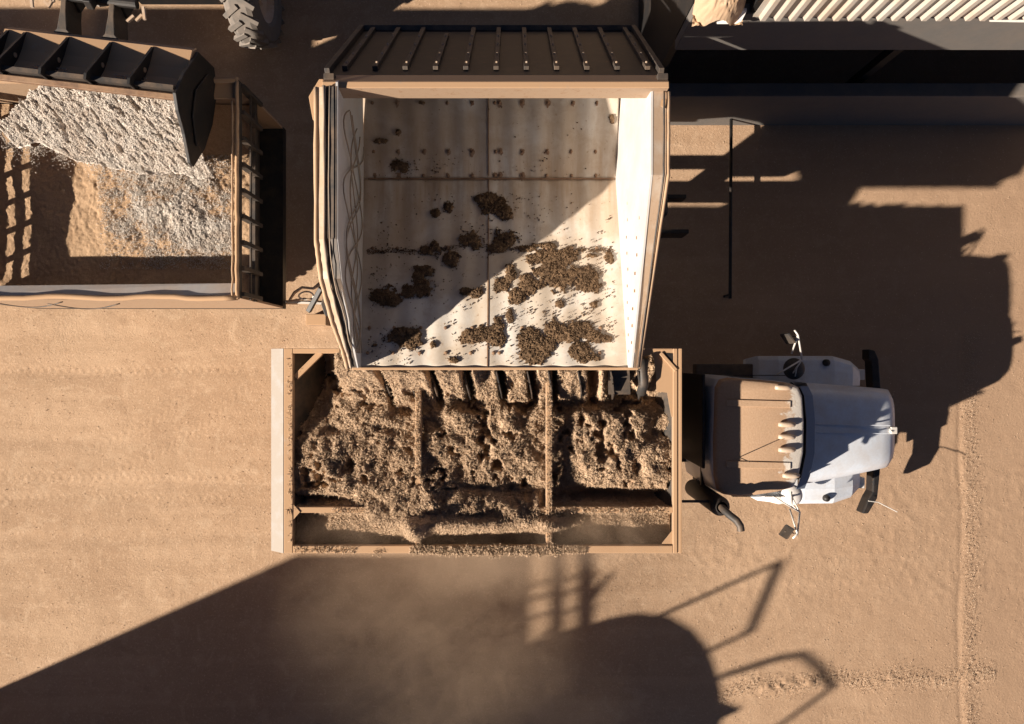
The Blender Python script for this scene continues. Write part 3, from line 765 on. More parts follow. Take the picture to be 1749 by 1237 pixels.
    m = MB(); a = P(1527, 735, 1.66); m.box(a.x - .06, a.x + .03, a.y - .05, a.y + .05, 1.45, 1.70); m.build("nose_badge_block", M_CHROME, root, bevel=.01)
    m = MB(); m.box(5.44, 5.53, -1.40, -.50, .85, 1.45); m.build("grille", M_DARKD, root)
    # fenders
    for sgn in (1, -1):
        cy = -1.0
        yo = .09 if sgn > 0 else -2.10; yi = -.36 if sgn > 0 else -1.64
        m = MB(); secs = []
        xs_ = [(3.62, .80), (3.72, 1.08), (3.95, 1.25), (4.3, 1.31), (4.75, 1.29), (5.05, 1.22), (5.22, 1.10), (5.30, .85)]
        for i, (x, z) in enumerate(xs_):
            f_ = (0 if 0 < i < 6 else .05); tp = max(0, (x - 4.8)) * .30
            yy = yo - sgn * (f_ + tp)
            secs.append([(x, yi, z + .01), (x, (yi + yy) / 2, z + .02), (x, yy - sgn * .06, z + .0), (x, yy, z - .06), (x, yy, z - .16), (x, yi, z - .16)])
        k = 6
        for s_ in secs: m.v += s_
        for i in range(len(secs) - 1):
            for j in range(k): m.f.append((i * k + j, i * k + (j + 1) % k, (i + 1) * k + (j + 1) % k, (i + 1) * k + j))
        m.f.append(tuple(range(k))); m.f.append(tuple((len(secs) - 1) * k + j for j in range(k)))
        fd = m.build("fender", M_CAB, root, bevel=.015)
        m = MB(); yy = yo - sgn * .2; m.box(5.20, 5.31, min(yy, yy - sgn * .16), max(yy, yy - sgn * .16), .92, 1.08); m.build("headlight", M_CHROME, root, bevel=.01)
        c = (4.62, yo - sgn * .10, 1.325)
        m = MB(); m.lathe([(0, .05), (.03, .045), (.05, .02), (.052, -.03)], c, 'z', 16); m.build("fender_lamp", M_DARK, root, smooth=True)
        # step / side panel under the door
        m = MB(); m.box(2.8, 3.7, min(yi, yo - sgn * .12), max(yi, yo - sgn * .12), .75, .95); m.build("cab_step", M_DARKD, root, bevel=.02)
        wheel(root, (4.48, yo - sgn * .16, .5), .5, .28)
    # bumper
    m = MB(); m.prism([(5.50, .04, .6), (5.50, .20, .6), (5.60, .18, .6), (5.66, .04, .6), (5.70, -.5, .6), (5.70, -1.5, .6), (5.64, -2.1, .6), (5.50, -2.34, .6), (5.40, -2.34, .6), (5.50, -2.1, .6), (5.56, -2.0, .6), (5.60, -1.0, .6), (5.54, .02, .6)], (0, 0, .22)); m.build("bumper", M_DARK, root, bevel=.02)
    m = MB(); a = P(1500, 858, .9); m.tube([a + Vector((-.15, .02, 0)), a, a + Vector((.27, -.14, .04))], .008, 6); m.build("marker_rod", M_CHROME, root)
    # mirrors
    def mirror(sgn):
        T = (lambda px, py, z: P(px, py, z))
        if sgn > 0:
            top = T(1357, 564, 2.25); el = T(1363, 572, 2.25); foot = T(1370, 614, 1.95); f2 = T(1352, 604, 2.0); far = T(1322, 643, 2.0); disk = T(1357, 630, 1.65); hd = T(1342, 580, 2.1)
            y_ = T(1361, 627, 1.9); y2 = T(1358, 643, 1.8)
        else:
            top = T(1354, 920, 2.25); el = T(1362, 912, 2.25); foot = T(1366, 875, 1.95); f2 = T(1349, 870, 2.0); far = T(1315, 845, 2.0); disk = T(1353, 846, 1.65); hd = T(1340, 908, 2.1)
            y_ = T(1352, 862, 1.9); y2 = T(1352, 840, 1.8)
        m = MB(); m.tube([foot, foot.lerp(el, .5), el, top], .013, 8); m.tube([el, f2], .012, 8); m.tube([foot, far], .011, 8); m.tube([foot, y_, y2], .009, 8); m.tube([y_, disk + Vector((0, 0, .03))], .009, 8)
        m.tube([foot, foot + Vector((-.02, -sgn * .25, -.35))], .010, 8)
        arm = m.build("mirror_bracket", M_CHROME, root, smooth=True)
        m = MB(); d = Vector((.06, sgn * .11, 0)); m.prism([hd + Vector((-.04, sgn * .07, .16)), hd + Vector((.05, -sgn * .06, .16)), hd + Vector((.05, -sgn * .06, -.12)), hd + Vector((-.04, sgn * .07, -.12))], (.028, .012, 0)); m.tube([hd, el], .009, 6)
        m.build("mirror_head", M_DARKD, arm, bevel=.008)
        m = MB(); m.lathe([(0, .045), (.06, .04), (.12, .022), (.15, 0), (.155, -.02), (0, -.03)], disk, 'z', 28)
        m.build("round_mirror", M_DARKD if sgn > 0 else M_PALE, root, smooth=True)
    mirror(1); mirror(-1)
    # white tank/step beside the south fender
    m = MB(); m.tube([P(1308, 850, 1.3), P(1330, 851, 1.32), P(1352, 852, 1.3)], [.05, .09, .05], 14); m.build("air_tank", M_PALE, root, smooth=True)
    return root
feed_truck()

# ------------------------------------------------------------------ feed in the truck body
def heap_z(X, Y):
    px = CX + X * F / (H - 2.9); py = CY - Y * F / (H - 2.9)
    G = lambda cx, cy, sx, sy: np.exp(-((px - cx) / sx) ** 2 - ((py - cy) / sy) ** 2)
    h = 2.89 + .0 * X
    h += .14 * G(600, 760, 100, 70) + .10 * G(560, 800, 60, 40) + .12 * G(640, 670, 70, 50) + .10 * G(690, 830, 60, 40)
    h += .20 * G(800, 885, 190, 36) + .12 * G(700, 855, 120, 26) + .12 * G(860, 866, 60, 18) + .10 * G(850, 740, 80, 60) + .16 * G(740, 855, 60, 40) + .10 * G(860, 780, 60, 30)
    h += .13 * G(1060, 760, 75, 50) + .07 * G(1010, 720, 50, 30)
    h -= .55 * G(518, 640, 48, 80) + .12 * G(785, 800, 12, 26) - .12 * G(765, 765, 40, 50) + .12 * G(735, 728, 26, 12) + .20 * G(800, 690, 32, 11) + .06 * G(958, 770, 20, 95)
    h -= .22 * G(1122, 742, 24, 20) + .24 * G(545, 853, 60, 9) + .12 * G(850, 836, 50, 6) + .38 * G(1060, 851, 115, 14) + .26 * G(1120, 680, 60, 22) + .2 * G(1000, 690, 60, 12)
    h -= .16 * G(660, 730, 18, 12) + .15 * G(575, 735, 20, 10) + .15 * G(690, 700, 18, 10) + .16 * G(640, 690, 26, 7)
    h -= .14 * G(1090, 800, 10, 18) + .14 * G(895, 700, 14, 16)
    h = np.where(h > 2.93, 2.93 + (h - 2.93) * .5, h); h = np.maximum(h, 2.90 - .5 * sstep(620, 585, px) - .5 * sstep(925, 945, px) - .1 * sstep(720, 690, py))
    pl = 3.10 + .03 * fbm(X, Y, 5, 3, 25) - .55 * (np.abs(py - 872 - 6 * np.sin(px * .03)) / np.where(py < 872, 56, 40)) ** 2.4 - .5 * sstep(640, 590, px) - .5 * sstep(915, 950, px)
    pl2 = 3.06 - .5 * (np.abs(px - 720 - (py - 830) * .4) / 45) ** 2.5 - .6 * (np.abs(py - 835) / 60) ** 3
    pl = np.maximum(pl, pl2)
    h = np.maximum(h, pl)
    h -= .16 * sstep(.22, .5, fbm(X, Y, 5.5, 3, 27, .6)) * (py < 835)
    # feed sliding down from the lip between the slats
    t = np.clip((py - 634) / 50, 0, 1)
    slide = 3.16 - .20 * t + .44 * sstep(-.30, -.55, X) * (1 - t)
    gap = np.zeros_like(X)
    for gx, gw in ((666, 5), (747, 7), (802, 8), (857, 7), (908, 8), (945, 6), (1012, 10), (1066, 30)):
        gap = np.maximum(gap, np.exp(-((px - gx - (py - 650) * .12) / gw) ** 4))
    sm = sstep(700, 632, py) * sstep(575, 600, px) * sstep(1090, 1040, px) * (1 - gap)
    h = h * (1 - sm) + np.maximum(h, slide) * sm
    h -= .25 * gap * sstep(710, 660, py)
    # trough south of the inner rail
    tr = sstep(870, 884, py)
    low = 2.80 + .46 * G(780, 884, 150, 24) + .3 * G(715, 900, 18, 30) + .12 * G(515, 925, 18, 14) + .25 * G(940, 890, 30, 22) + .05 * G(650, 900, 60, 20)
    h = h * (1 - tr) + np.maximum(low, pl) * tr
    n = fbm(X, Y, 3.2, 3, 21, .55) * .09 + fbm(X, Y, 6, 5, 22, .68) * .075
    return h + n * (1 - .5 * tr)
def truck_feed():
    xs = np.arange(-2.70, 1.99, .011); ys = np.arange(-2.27, .115, .011)
    co, q = grid_co(xs, ys, heap_z)
    o = link_mesh("silage_load", np_mesh("silage_load", co, q), M_FEED)
    tag(o, "brown chopped silage heaped in the truck body under the bin", "feed", kind='stuff')
    g = rng; n = 100000
    x = g.uniform(-2.68, 1.97, n); y = g.uniform(-2.26, .1, n)
    pts = np.stack([x, y, heap_z(x, y) + .006], -1)
    # clinging on rims and cross beams
    def strip(x0, x1, y0, y1, z, n):
        return np.stack([g.uniform(x0, x1, n), g.uniform(y0, y1, n), np.full(n, z) + g.exponential(.008, n)], -1)
    ext = [strip(-1.25, .9, -2.335, -2.235, ZB + .004, 3600), strip(-.9, .6, -2.36, -2.30, ZB - .01, 900), strip(-2.67, -1.9, -2.33, -2.24, ZB, 250), strip(-1.18, -1.11, -2.24, -1.6, ZB + .005, 500), strip(.42, .49, -2.24, -.2, ZB + .003, 900),
           strip(-1.18, -1.11, -1.4, -.2, ZB + .002, 700), strip(-2.2, 1.9, -1.85, -1.77, ZB - .015, 1400), strip(-2.74, -2.68, -2.3, .1, ZB, 150)]
    # ragged clods on the south rim
    cl = []
    for i in range(70):
        cx_ = g.normal(-.35, .55); r_ = g.uniform(.02, .05); k = 34
        a = g.normal(0, 1, (k, 3)) * r_ * .5; a[:, 2] = np.abs(a[:, 2]); cl.append(a + [cx_, g.uniform(-2.34, -2.25), ZB])
    pts = np.concatenate([pts] + ext + cl)
    co, tri = chips_co(pts, .009, .030, g, .20, .9)
    ks = g.random(len(pts)) < .07; c2, t2 = chips_co(pts[ks] + [0, 0, .012], .03, .065, g, .07, .8)
    tri = np.concatenate([tri, t2 + len(co)]); co = np.concatenate([co, c2])
    o = link_mesh("silage_shreds", np_mesh("silage_shreds", co, tri), M_FEED)
    tag(o, "loose shreds of silage lying over the load and the body rims", "feed", kind='stuff')
truck_feed()

# ------------------------------------------------------------------ left trailer
ZT = 2.9
def trailer():
    root = empty("feed_trailer", (-5.2, 2.1, 0))
    tag(root, "open feed trailer with slatted end walls at the left, being filled", "trailer")
    XE, XW, YS, YN = -3.41, -7.15, .80, 3.50
    d = lambda px, py, z=ZT: P(px, py, z)
    # side walls
    m = MB(); m.box(XW, XE, YS, YS + .03, 1.2, ZT - .03); m.build("side_wall", M_TAN, root)
    m = MB(); m.box(XW, XE, YN - .03, YN, 1.2, ZT - .03); m.build("side_wall", M_TAN, root)
    m = MB(); m.box(XW, XE, YS, YN, 1.05, 1.19); m.build("trailer_floor", M_DARK, root)
    # south top rail, slightly buckled, with a pale flared ledge inside
    pts = []
    for k in range(25):
        x = XW + (XE - XW) * k / 24; pts.append(Vector((x, YS + .012 * math.sin(k * .8) + R.uniform(-.006, .006), ZT)))
    m = MB(); m.tube(pts, .035, 8); m.build("top_rail", M_TAN, root, smooth=True)
    m = MB(); m.prism([(XW, YS + .03, ZT - .02), (XE - .05, YS + .03, ZT - .02), (XE - .05, YS + .19, ZT - .10), (XW, YS + .15, ZT - .10)], (0, 0, -.01)); m.build("inner_ledge", dusty("grey_ledge", (.42, .40, .39), .25, .6, scale=2), root)
    m = MB(); m.tube([(XW, YN, ZT), (XE, YN, ZT)], .04, 8); m.box(XE - .45, XE, YN - .22, YN + .04, ZT - .06, ZT - .02); m.build("top_rail", M_TAN, root)
    # east end wall: posts and cross bars, open between
    for name, x, z0, z1, nb in (("slatted_end_wall", XE, 1.2, ZT, 8),):
        m = MB()
        m.box(x - .02, x + .02, YS, YN, 2.28, 2.36)
        m.box(x - .02, x + .02, YS, YN, 2.80, ZT - .01)
        for k in range(nb + 1):
            y = YS + .05 + (YN - YS - .1) * k / nb; m.bar((x, y, 2.3), (x, y, ZT - .02), .05, .05)
        m.box(x + .021, x + .04, YS, YN, 2.52, 2.56)
        m.build(name, M_DARKD, root)
    m = MB()
    for k in range(9):
        y = YS + .05 + (YN - YS - .1) * k / 8; m.bar((x + .045, y, 2.2), (x + .045, y, ZT - .06), .04, .05)
    m.build("wall_post", M_DARKD, root)
    m = MB(); m.prism([(XE - .02, YS + .03, 2.28), (XE - .02, YN - .03, 2.28), (XE - .34, YN - .03, 1.2), (XE - .34, YS + .03, 1.2)], (-.03, 0, 0)); m.build("lower_end_plate", M_DARKD, root)
    for k in range(2):
        pts = [Vector((XE + (.0 if k == 0 else -.06) + R.uniform(-.005, .005), YS + (YN - YS) * i / 22 - .02, ZT + .01 + R.uniform(-.01, .01))) for i in range(21 if k else 23)]
        m = MB(); m.tube(pts, [.026 if k == 0 else .012] * len(pts), 8); m.build("end_rail" if k == 0 else "cover_edge", M_TAN if k == 0 else M_TARP, root, smooth=True)
    # west end wall with a grid of openings high up
    m = MB(); x = XW
    m.box(x - .02, x + .02, YS, YN, 1.2, 2.40); m.box(x - .02, x + .02, YS, YN, 2.475, 2.53); m.box(x - .02, x + .02, YS, YN, 2.60, ZT)
    for k in range(8):
        y = YS + .02 + (YN - YS - .04) * k / 7; m.box(x - .019, x + .019, y - .035, y + .035, 2.401, 2.599)
    m.build("slatted_end_wall", M_TAN, root)
    # ropes hanging along the south side
    m = MB()
    for k in range(2):
        a0 = -6.5 + k * .7; pts = []
        for i in range(13):
            t = i / 12; pts.append((a0 + .9 * t, YS - .05 - .02 * k % .03, ZT - .03 - .10 * math.sin(math.pi * t) - .02 * k)); 
        m.tube([(p_[0], p_[1] - .10 * math.sin(math.pi * i / 12) * .6, p_[2]) for i, p_ in enumerate(pts)], .008, 6)
    m.build("side_rope", M_DARKD, root, smooth=True)
    for x in (-6.2, -5.1):
        for y in (1.05, 3.25): wheel(root, (x, y, .48), .48, .3)
    # drawbar, hitch plate and jack at the east end
    z = 1.0
    m = MB(); G = [P(419, 509, z), P(423, 497, z), P(430, 489, z), P(452, 487, z), P(485, 491, z), P(486, 510, z)]
    m.prism(G, (0, 0, -.06)); m.build("hitch_plate", M_TAN, root, bevel=.006)
    m = MB(); c = P(448, 500, z + .003); m.lathe([(0, .0), (.045, .0)], c, 'z', 14); m.build("hitch_hole", M_DARK, root)
    m = MB(); m.bar(P(405, 515, z), P(575, 518, z), .06, .08); m.build("drawbar", M_TAN, root, bevel=.01)
    m = MB(); m.bar(P(480, 516, z + .06), P(560, 519, z + .06), .03, .04); m.build("hydraulic_pipe", M_CHROME, root)
    m = MB()
    c = P(523, 505, 1.1)
    m.tube([c + Vector((.11 * math.cos(t), .06 * math.sin(t), .02 * math.sin(2 * t))) for t in np.linspace(0, 2 * math.pi, 24)], .012, 8, cap=False)
    m.build("chain_ring", M_CHROME, root, smooth=True)
    m = MB(); m.tube([P(495, 512, 1.1), P(503, 500, 1.2), P(516, 491, 1.2), P(535, 493, 1.25), P(548, 484, 1.3), P(553, 487, 1.3)], [.02, .025, .02, .02, .035, .02], 8); m.tube([P(490, 515, 1.1), P(520, 510, 1.1), P(545, 515, 1.1)], .014, 8); m.build("hose", M_TAN2, root, smooth=True)
    m = MB(); m.bar(P(527, 532, 1.3), P(549, 492, 1.5), .07, .07); m.build("jack_leg", M_DARK, root, bevel=.01)
    m = MB(); a = P(540, 545, .30); m.box(a.x - .17, a.x + .16, a.y - .10, a.y + .08, .0, .30); m.build("jack_foot", M_TAN, root, bevel=.01)
    m = MB(); m.prism([P(556, 488, 1.6), P(572, 484, 1.6), P(580, 535, 1.6), P(555, 540, 1.6), P(548, 520, 1.6)], (0, 0, -.5)); m.build("coupling_head", M_DARKD, root, bevel=.01)
    m = MB(); a = P(566, 476, 1.8); m.tube([a + Vector((-.05, 0, 0)), a + Vector((.05, 0, 0))], .045, 12); m.build("coupling_pin", M_CHROME, root)
trailer()

# feed inside the trailer
def tz(X, Y):
    px = CX + X * F / (H - 2.2); py = CY - Y * F / (H - 2.2)
    G = lambda cx, cy, sx, sy: np.exp(-((px - cx) / sx) ** 2 - ((py - cy) / sy) ** 2)
    h = 2.20 + .12 * G(300, 330, 120, 90) + .04 * fbm(X, Y, 1.2, 3, 91)
    rough = .25 + .75 * np.clip(G(290, 340, 140, 90) * 1.5, 0, 1)
    h += rough * (.05 * fbm(X, Y, 5, 4, 92, .6) + .02 * np.abs(fbm(X, Y, 20, 3, 93, .6)))
    h += .012 * fbm(X, Y, 25, 3, 94, .7) + .16 * np.exp(-np.maximum(0, Y - .84 - .05 * fbm(X, X * 0, 2.5, 3, 95)) / .12)
    return h
def trailer_feed():
    xs = np.arange(-7.12, -3.44, .013); ys = np.arange(.84, 3.46, .013)
    co, q = grid_co(xs, ys, tz)
    o = link_mesh("ground_feed", np_mesh("ground_feed", co, q), M_FEEDT)
    tag(o, "tan ground feed filling the trailer at the left", "feed", kind='stuff')
    # pale fluffy feed pouring out of the bucket
    def wz(X, Y):
        "height of the pour: high at the bucket lip, falling to the south"
        px = CX + X * F / (H - 3.0); py = CY - Y * F / (H - 3.0)
        t = np.clip((py - 150 - (px - 150) * .11) / 130, 0, 1)
        return 3.50 - .95 * t ** 1.2 + .06 * fbm(X + Y * .5, Y, 3.5, 5, 70, .65) + .04 * fbm(X * 1.6 + Y, Y - X * .5, 16, 3, 71, .7) - .07 * sstep(.28, .5, fbm(X * 1.4 + Y * .6, Y, 9, 3, 75)), px, py
    def inside(X, Y):
        Z, px, py = wz(X, Y)
        px = CX + X * F / (H - Z); py = CY - Y * F / (H - Z)
        n = fbm(X, Y, 4, 4, 72, .6) * 22
        poly = [(-20, 205), (20, 200), (60, 155), (95, 138), (300, 160), (342, 272), (360, 300), (300, 300), (250, 296), (200, 288), (120, 268), (70, 246), (30, 252), (5, 225)]
        ins = np.zeros(X.shape, bool); j = len(poly) - 1
        for i in range(len(poly)):
            xi, yi = poly[i]; xj, yj = poly[j]
            ins ^= ((yi > py + n * .6) != (yj > py + n * .6)) & (px + n < (xj - xi) * (py + n * .6 - yi) / (yj - yi + 1e-9) + xi)
            j = i
        return ins
    xs = np.arange(-7.0, -3.2, .012); ys = np.arange(2.2, 3.75, .012)
    co, q = grid_co(xs, ys, lambda X, Y: wz(X, Y)[0], inside)
    o = link_mesh("poured_feed", np_mesh("poured_feed", co, q), M_FEEDW)
    tag(o, "pale fluffy feed pouring from the loader bucket", "feed", kind='stuff')
    g = rng; n = 150000
    x = g.uniform(-6.9, -3.3, n); y = g.uniform(2.2, 3.7, n); k = inside(x, y); x = x[k]; y = y[k]
    pts = np.stack([x, y, wz(x, y)[0] + .008], -1)
    # the tail of it, spread over the tan feed
    n2 = 120000; px = g.normal(310, 80, n2); py = g.normal(350, 60, n2); ok = (px > 165) & (px < 398) & (py > 265) & (py < 460)
    q2 = np.array([[*P(a, b, 2.25)] for a, b in zip(px[ok], py[ok])]); 
    keep = fbm(q2[:, 0], q2[:, 1], 2.5, 5, 73, .7) + g.normal(0, .22, len(q2)) > .04
    q2 = q2[keep]; q2[:, 2] = tz(q2[:, 0], q2[:, 1]) + .008
    # a ragged fringe of tufts falling from the edge of the pour
    eg = []
    for a, b in (((-10, 222), (35, 252)), ((35, 252), (75, 248)), ((75, 248), (120, 268)), ((120, 268), (200, 290)), ((200, 290), (255, 298)), ((255, 298), (350, 300)), ((350, 300), (362, 285))):
        for _ in range(420):
            t = g.random(); px_ = a[0] + (b[0] - a[0]) * t + g.normal(0, 6); py_ = a[1] + (b[1] - a[1]) * t + g.exponential(9) - 6 + 8 * math.sin(px_ * .13)
            eg.append(tuple(P(px_, py_, g.uniform(2.5, 2.75))))
    co, tri = chips_co(np.concatenate([pts, q2, np.array(eg)]), .004, .013, g, .6, 1.2)
    o = link_mesh("feed_flakes", np_mesh("feed_flakes", co, tri), M_FEEDW)
    tag(o, "pale flakes scattered over the poured and ground feed", "feed", kind='stuff')
trailer_feed()

# ------------------------------------------------------------------ wheel loader at the top left
def loader():
    root = empty("wheel_loader", (-4.6, 6.4, 0))
    tag(root, "wheel loader emptying its black ribbed bucket into the trailer", "loader")
    # bucket frame: u runs along its width (with the tilt seen in the photograph), v points away north
    A = P(-30, 128, 3.70); B = P(300, 166, 3.70)          # cutting edge
    u = (B - A).normalized(); v = Vector((-u.y, u.x, 0)); W = (B - A).length
    def K(s, t, z): return A + u * s + v * t + Vector((0, 0, z - 3.70))
    # back of the bucket: curved plate rising to the north, then over
    prof = [(.01, 3.70), (.14, 3.62), (.26, 3.555), (.40, 3.51), (.64, 3.46), (.70, 3.38)]
    m = MB()
    for i in range(len(prof) - 1):
        (t0, z0), (t1, z1) = prof[i], prof[i + 1]
        m.prism([K(0, t0, z0), K(W, t0, z0), K(W, t1, z1), K(0, t1, z1)], (0, 0, -.03))
    bk = m.build("bucket", dusty("worn_bucket_steel", (.42, .33, .25), .7, .6, scale=4), root)
    m = MB(); m.bar(K(0, -.01, 3.71), K(W, -.01, 3.71), .06, .05); m.build("cutting_edge", M_RUST, bk, bevel=.004)
    m = MB(); m.bar(K(0, .08, 3.74), K(W, .08, 3.74), .05, .08); m.build("stiffener_bar", M_DARKD, bk)
    ss = [P(px, py, 3.7) for px, py in ((-70, 130), (5, 132), (80, 145), (156, 152), (229, 160))]
    for c in ss:
        s = (c - A).dot(u)
        if s < .02: s = .03
        m = MB(); m.prism([K(s, .02, 3.68), K(s, .26, 3.54), K(s, .62, 3.45), K(s, .62, 3.475), K(s, .10, 3.86), K(s, .03, 3.86)], u * .03); rb = m.build("bucket_rib", M_DARK, bk)
        m = MB(); m.tube([K(s + .028, .30, 3.60), K(s + .036, .30, 3.60)], .028, 12); m.build("rib_sun_spot", M_TAN, rb)  # tan disc painted as the spot of sun through a rib hole
    for s0 in (.52, 1.44):
        m = MB()
        for i in range(9):
            for j in range(3): c = K(s0 + i * .042 + (j % 2) * .02, .13 + j * .035, 3.65 - j * .018); m.bar(c - u * .015, c + u * .015, .012, .012)
        m.build("grip_tread", M_TAN2, bk)
    # end plate of the bucket
    pl = [K(W, .66, 3.38), K(W, .3, 3.64), K(W, .02, 3.78), K(W, -.14, 3.68), K(W, -.34, 3.48), K(W, -.62, 3.27), K(W, -.64, 3.18), K(W, -.35, 2.95), K(W, 0, 2.82), K(W, .4, 2.80), K(W, .66, 2.95)]
    m = MB(); m.prism(pl, u * .04); m.build("bucket_end", M_DARK, bk, bevel=.006)
    m = MB(); m.prism([K(W + .05, -.40, 3.22), K(W + .05, -.2, 3.02), K(W + .05, .3, 2.92), K(W + .05, .5, 3.15), K(W + .05, .2, 3.4), K(W + .05, -.1, 3.4)], u * .02); m.build("wear_plate", M_DARK, bk, bevel=.006)
    # coupler yoke and arms
    for px in (103, 186):
        a = P(px, 70, 3.4); s = (a - A).dot(u)
        m = MB(); m.prism([K(s - .16, .64, 3.38), K(s + .16, .64, 3.38), K(s + .06, .74, 3.40), K(s + .035, .95, 3.42), K(s + .03, 1.35, 3.45), K(s - .03, 1.35, 3.45), K(s - .035, .95, 3.42), K(s - .06, .74, 3.40)], (0, 0, -.3)); m.build("coupler_ear", M_DARKD, root, bevel=.01)
        m = MB(); m.bar(K(s, 1.1, 3.3), K(s + .02, 3.3, 2.0), .13, .26); m.build("lift_arm", M_DARK, root, bevel=.01)
    s = (P(145, 60, 3.5) - A).dot(u)
    m = MB(); m.tube([K(s - .5, 1.12, 3.4), K(s + .5, 1.12, 3.4)], .05, 12); m.build("cross_tube", M_DARK, root)
    m = MB(); m.bar(K(s, 1.0, 3.5), K(s + .02, 2.4, 2.9), .09, .12); m.build("tilt_link", M_DARK, root, bevel=.01)
    for k in range(9):
        a = K(s + R.choice((-1, 1)) * R.uniform(.35, .75), R.uniform(.85, 1.3), 3.42); m = MB(); b = a + u * R.uniform(-.08, .08) + v * R.uniform(.05, .16)
        m.bar(a, b, .03, .03); m.build("hose_clamp", M_TAN2, root)
    # machine body (outside the frame but for its front)
    m = MB(); m.box(-5.5, -3.95, 7.1, 8.6, .9, 1.9); m.build("front_frame", M_DARK, root, bevel=.05)
    m = MB(); m.box(-5.55, -3.95, 8.2, 9.8, 1.2, 3.1); m.build("loader_cab", M_GLASS, root, bevel=.08)
    m = MB(); m.box(-5.6, -3.9, 9.8, 11.6, 1.1, 2.3); m.build("engine_hood", M_DARKD, root, bevel=.1)
    wheel(root, (-4.02, 5.72, .78), .78, .46, axis='x', mat=M_RUBD)
    wheel(root, (-6.6, 6.4, .78), .78, .46, axis='x', mat=M_RUBD)
    for x in (-4.02, -5.95): wheel(root, (x, 10.5, .78), .78, .46, axis='x', mat=M_RUBD)
    m = MB(); m.box(-5.8, -4.2, 5.6, 5.85, .65, .9); m.box(-5.3, -4.7, 5.8, 7.3, .7, 1.2); m.build("axle", M_DARK, root)
loader()

# ------------------------------------------------------------------ shed, plinth, kerb
def shed():
    root = empty("open_fronted_shed", (6.0, 5.5, 0))
    tag(root, "open fronted shed with corrugated cladding over a dull concrete band", "shed")
    y = 3.99; x0 = 2.78; pitch = .169; z0, z1 = 3.5, 5.2
    m = MB(); n = 62; ptsx = []
    for k in range(n):
        xx = x0 + k * pitch
        ptsx += [(xx, 0), (xx + pitch * .42, 0), (xx + pitch * .54, -.05), (xx + pitch * .84, -.05)]
    vs = []
    for (xx, dy) in ptsx: vs += [(xx, y + dy, z0), (xx, y + dy, z1)]
    m.add(vs, [(2 * i, 2 * i + 2, 2 * i + 3, 2 * i + 1) for i in range(len(ptsx) - 1)])
    o = m.build("wall_sheet", M_SHED, root); q = o.modifiers.new("t", 'SOLIDIFY'); q.thickness = .004
    m = MB(); m.prism([(5.5, y - .07, 3.52), (9.4, y - .07, 3.36), (9.4, y - .07, 3.52)], (0, .02, 0)); m.build("cover_strip", M_PALE, root)
    m = MB(); m.box(2.10, 13.2, y + .03, y + .16, 2.57, 3.49); m.build("fascia_band", M_CONC, root, bevel=.01)
    m = MB(); m.box(2.75, 13.2, y + .06, y + .14, 3.49, 5.2); m.build("cladding_frame", M_DARK, root)
    m = MB(); m.box(2.12, 13.2, y - .06, y + .10, 0, 1.26); m.build("front_wall", M_CONC, root)
    m = MB(); m.box(2.10, 13.2, y - .09, y + .11, 1.262, 1.33); m.build("window_sill", M_CONC, root, bevel=.012)
    m = MB(); m.box(2.10, 13.2, 8.4, 8.5, 0, 5.2); m.box(2.10, 2.2, 4.17, 8.4, 0, 3.45); m.build("inner_wall", M_DARK, root)
    m = MB(); m.prism([(2.7, 4.06, 5.22), (13.3, 4.06, 5.22), (13.3, 8.6, 5.9), (2.7, 8.6, 5.9)], (0, 0, .05)); m.build("roof", M_SHED, root)
    m = MB(); m.box(2.2, 13.2, 4.17, 8.4, 3.40, 3.46); m.build("ceiling", M_DARK, root)
    for x in (5.2, 8.6, 12.0):
        m = MB(); m.box(x - .06, x + .06, y + .2, y + .32, 0, 3.4); m.build("post", M_DARK, root)
    m = MB()
    for k in range(9):
        a = 5.3 + k * .38 + R.uniform(-.1, .1); m.box(a, a + R.uniform(.06, .22), y - .05, y + .02, 1.332, 1.332 + R.uniform(.01, .03))
    # crumpled sheet of tarpaulin on the end of the fascia
    xs = np.linspace(-1, 1, 70); ys = np.linspace(-1, 1, 70)
    def z(X, Y):
        r = np.sqrt(X ** 2 + Y ** 2); return np.clip(1.1 - r ** 4, -.4, 1) + .30 * np.abs(fbm(X, Y, 2.6, 4, 33)) + .08 * fbm(X, Y, 9, 3, 34)
    co, q = grid_co(xs, ys, z); co = np.array(co)
    c = P(1236, -12, 3.75); co[:, 0] = c.x + co[:, 0] * .29; co[:, 1] = c.y + co[:, 1] * .25; co[:, 2] = 3.60 + co[:, 2] * .28
    t = empty("tarpaulin_bundle", (c.x, c.y, 3.49)); tag(t, "crumpled tan tarpaulin bundle resting on the corner of the shed", "tarpaulin")
    link_mesh("wrap", np_mesh("wrap", co, q), M_TARP, t, smooth=True)
    m = MB(); a = P(1250, 26, 3.6); m.prism([(a.x - .14, a.y - .05, 3.495), (a.x + .13, a.y - .05, 3.495), (a.x + .17, a.y + .05, 3.60), (a.x - .10, a.y + .05, 3.60)], (0, .03, -.0)); m.box(a.x - .12, a.x + .15, a.y + .085, a.y + .2, 3.495, 3.58); m.build("ledge_block", M_PALE, t)
shed()

def steel_pipe():
    m = MB(); a = P(1249, 182, .3); b = P(1247, 510, .3); m.tube([a, b], .026, 12)
    for t in (.02, .98):
        c = a.lerp(b, t); m.tube([c, (c.x, c.y, 0)], .02, 8)
    o = m.build("steel_pipe", M_DARK, None, smooth=True)
    tag(o, "thin dark steel pipe on short legs in the shade beside the bin", "pipe")
steel_pipe()

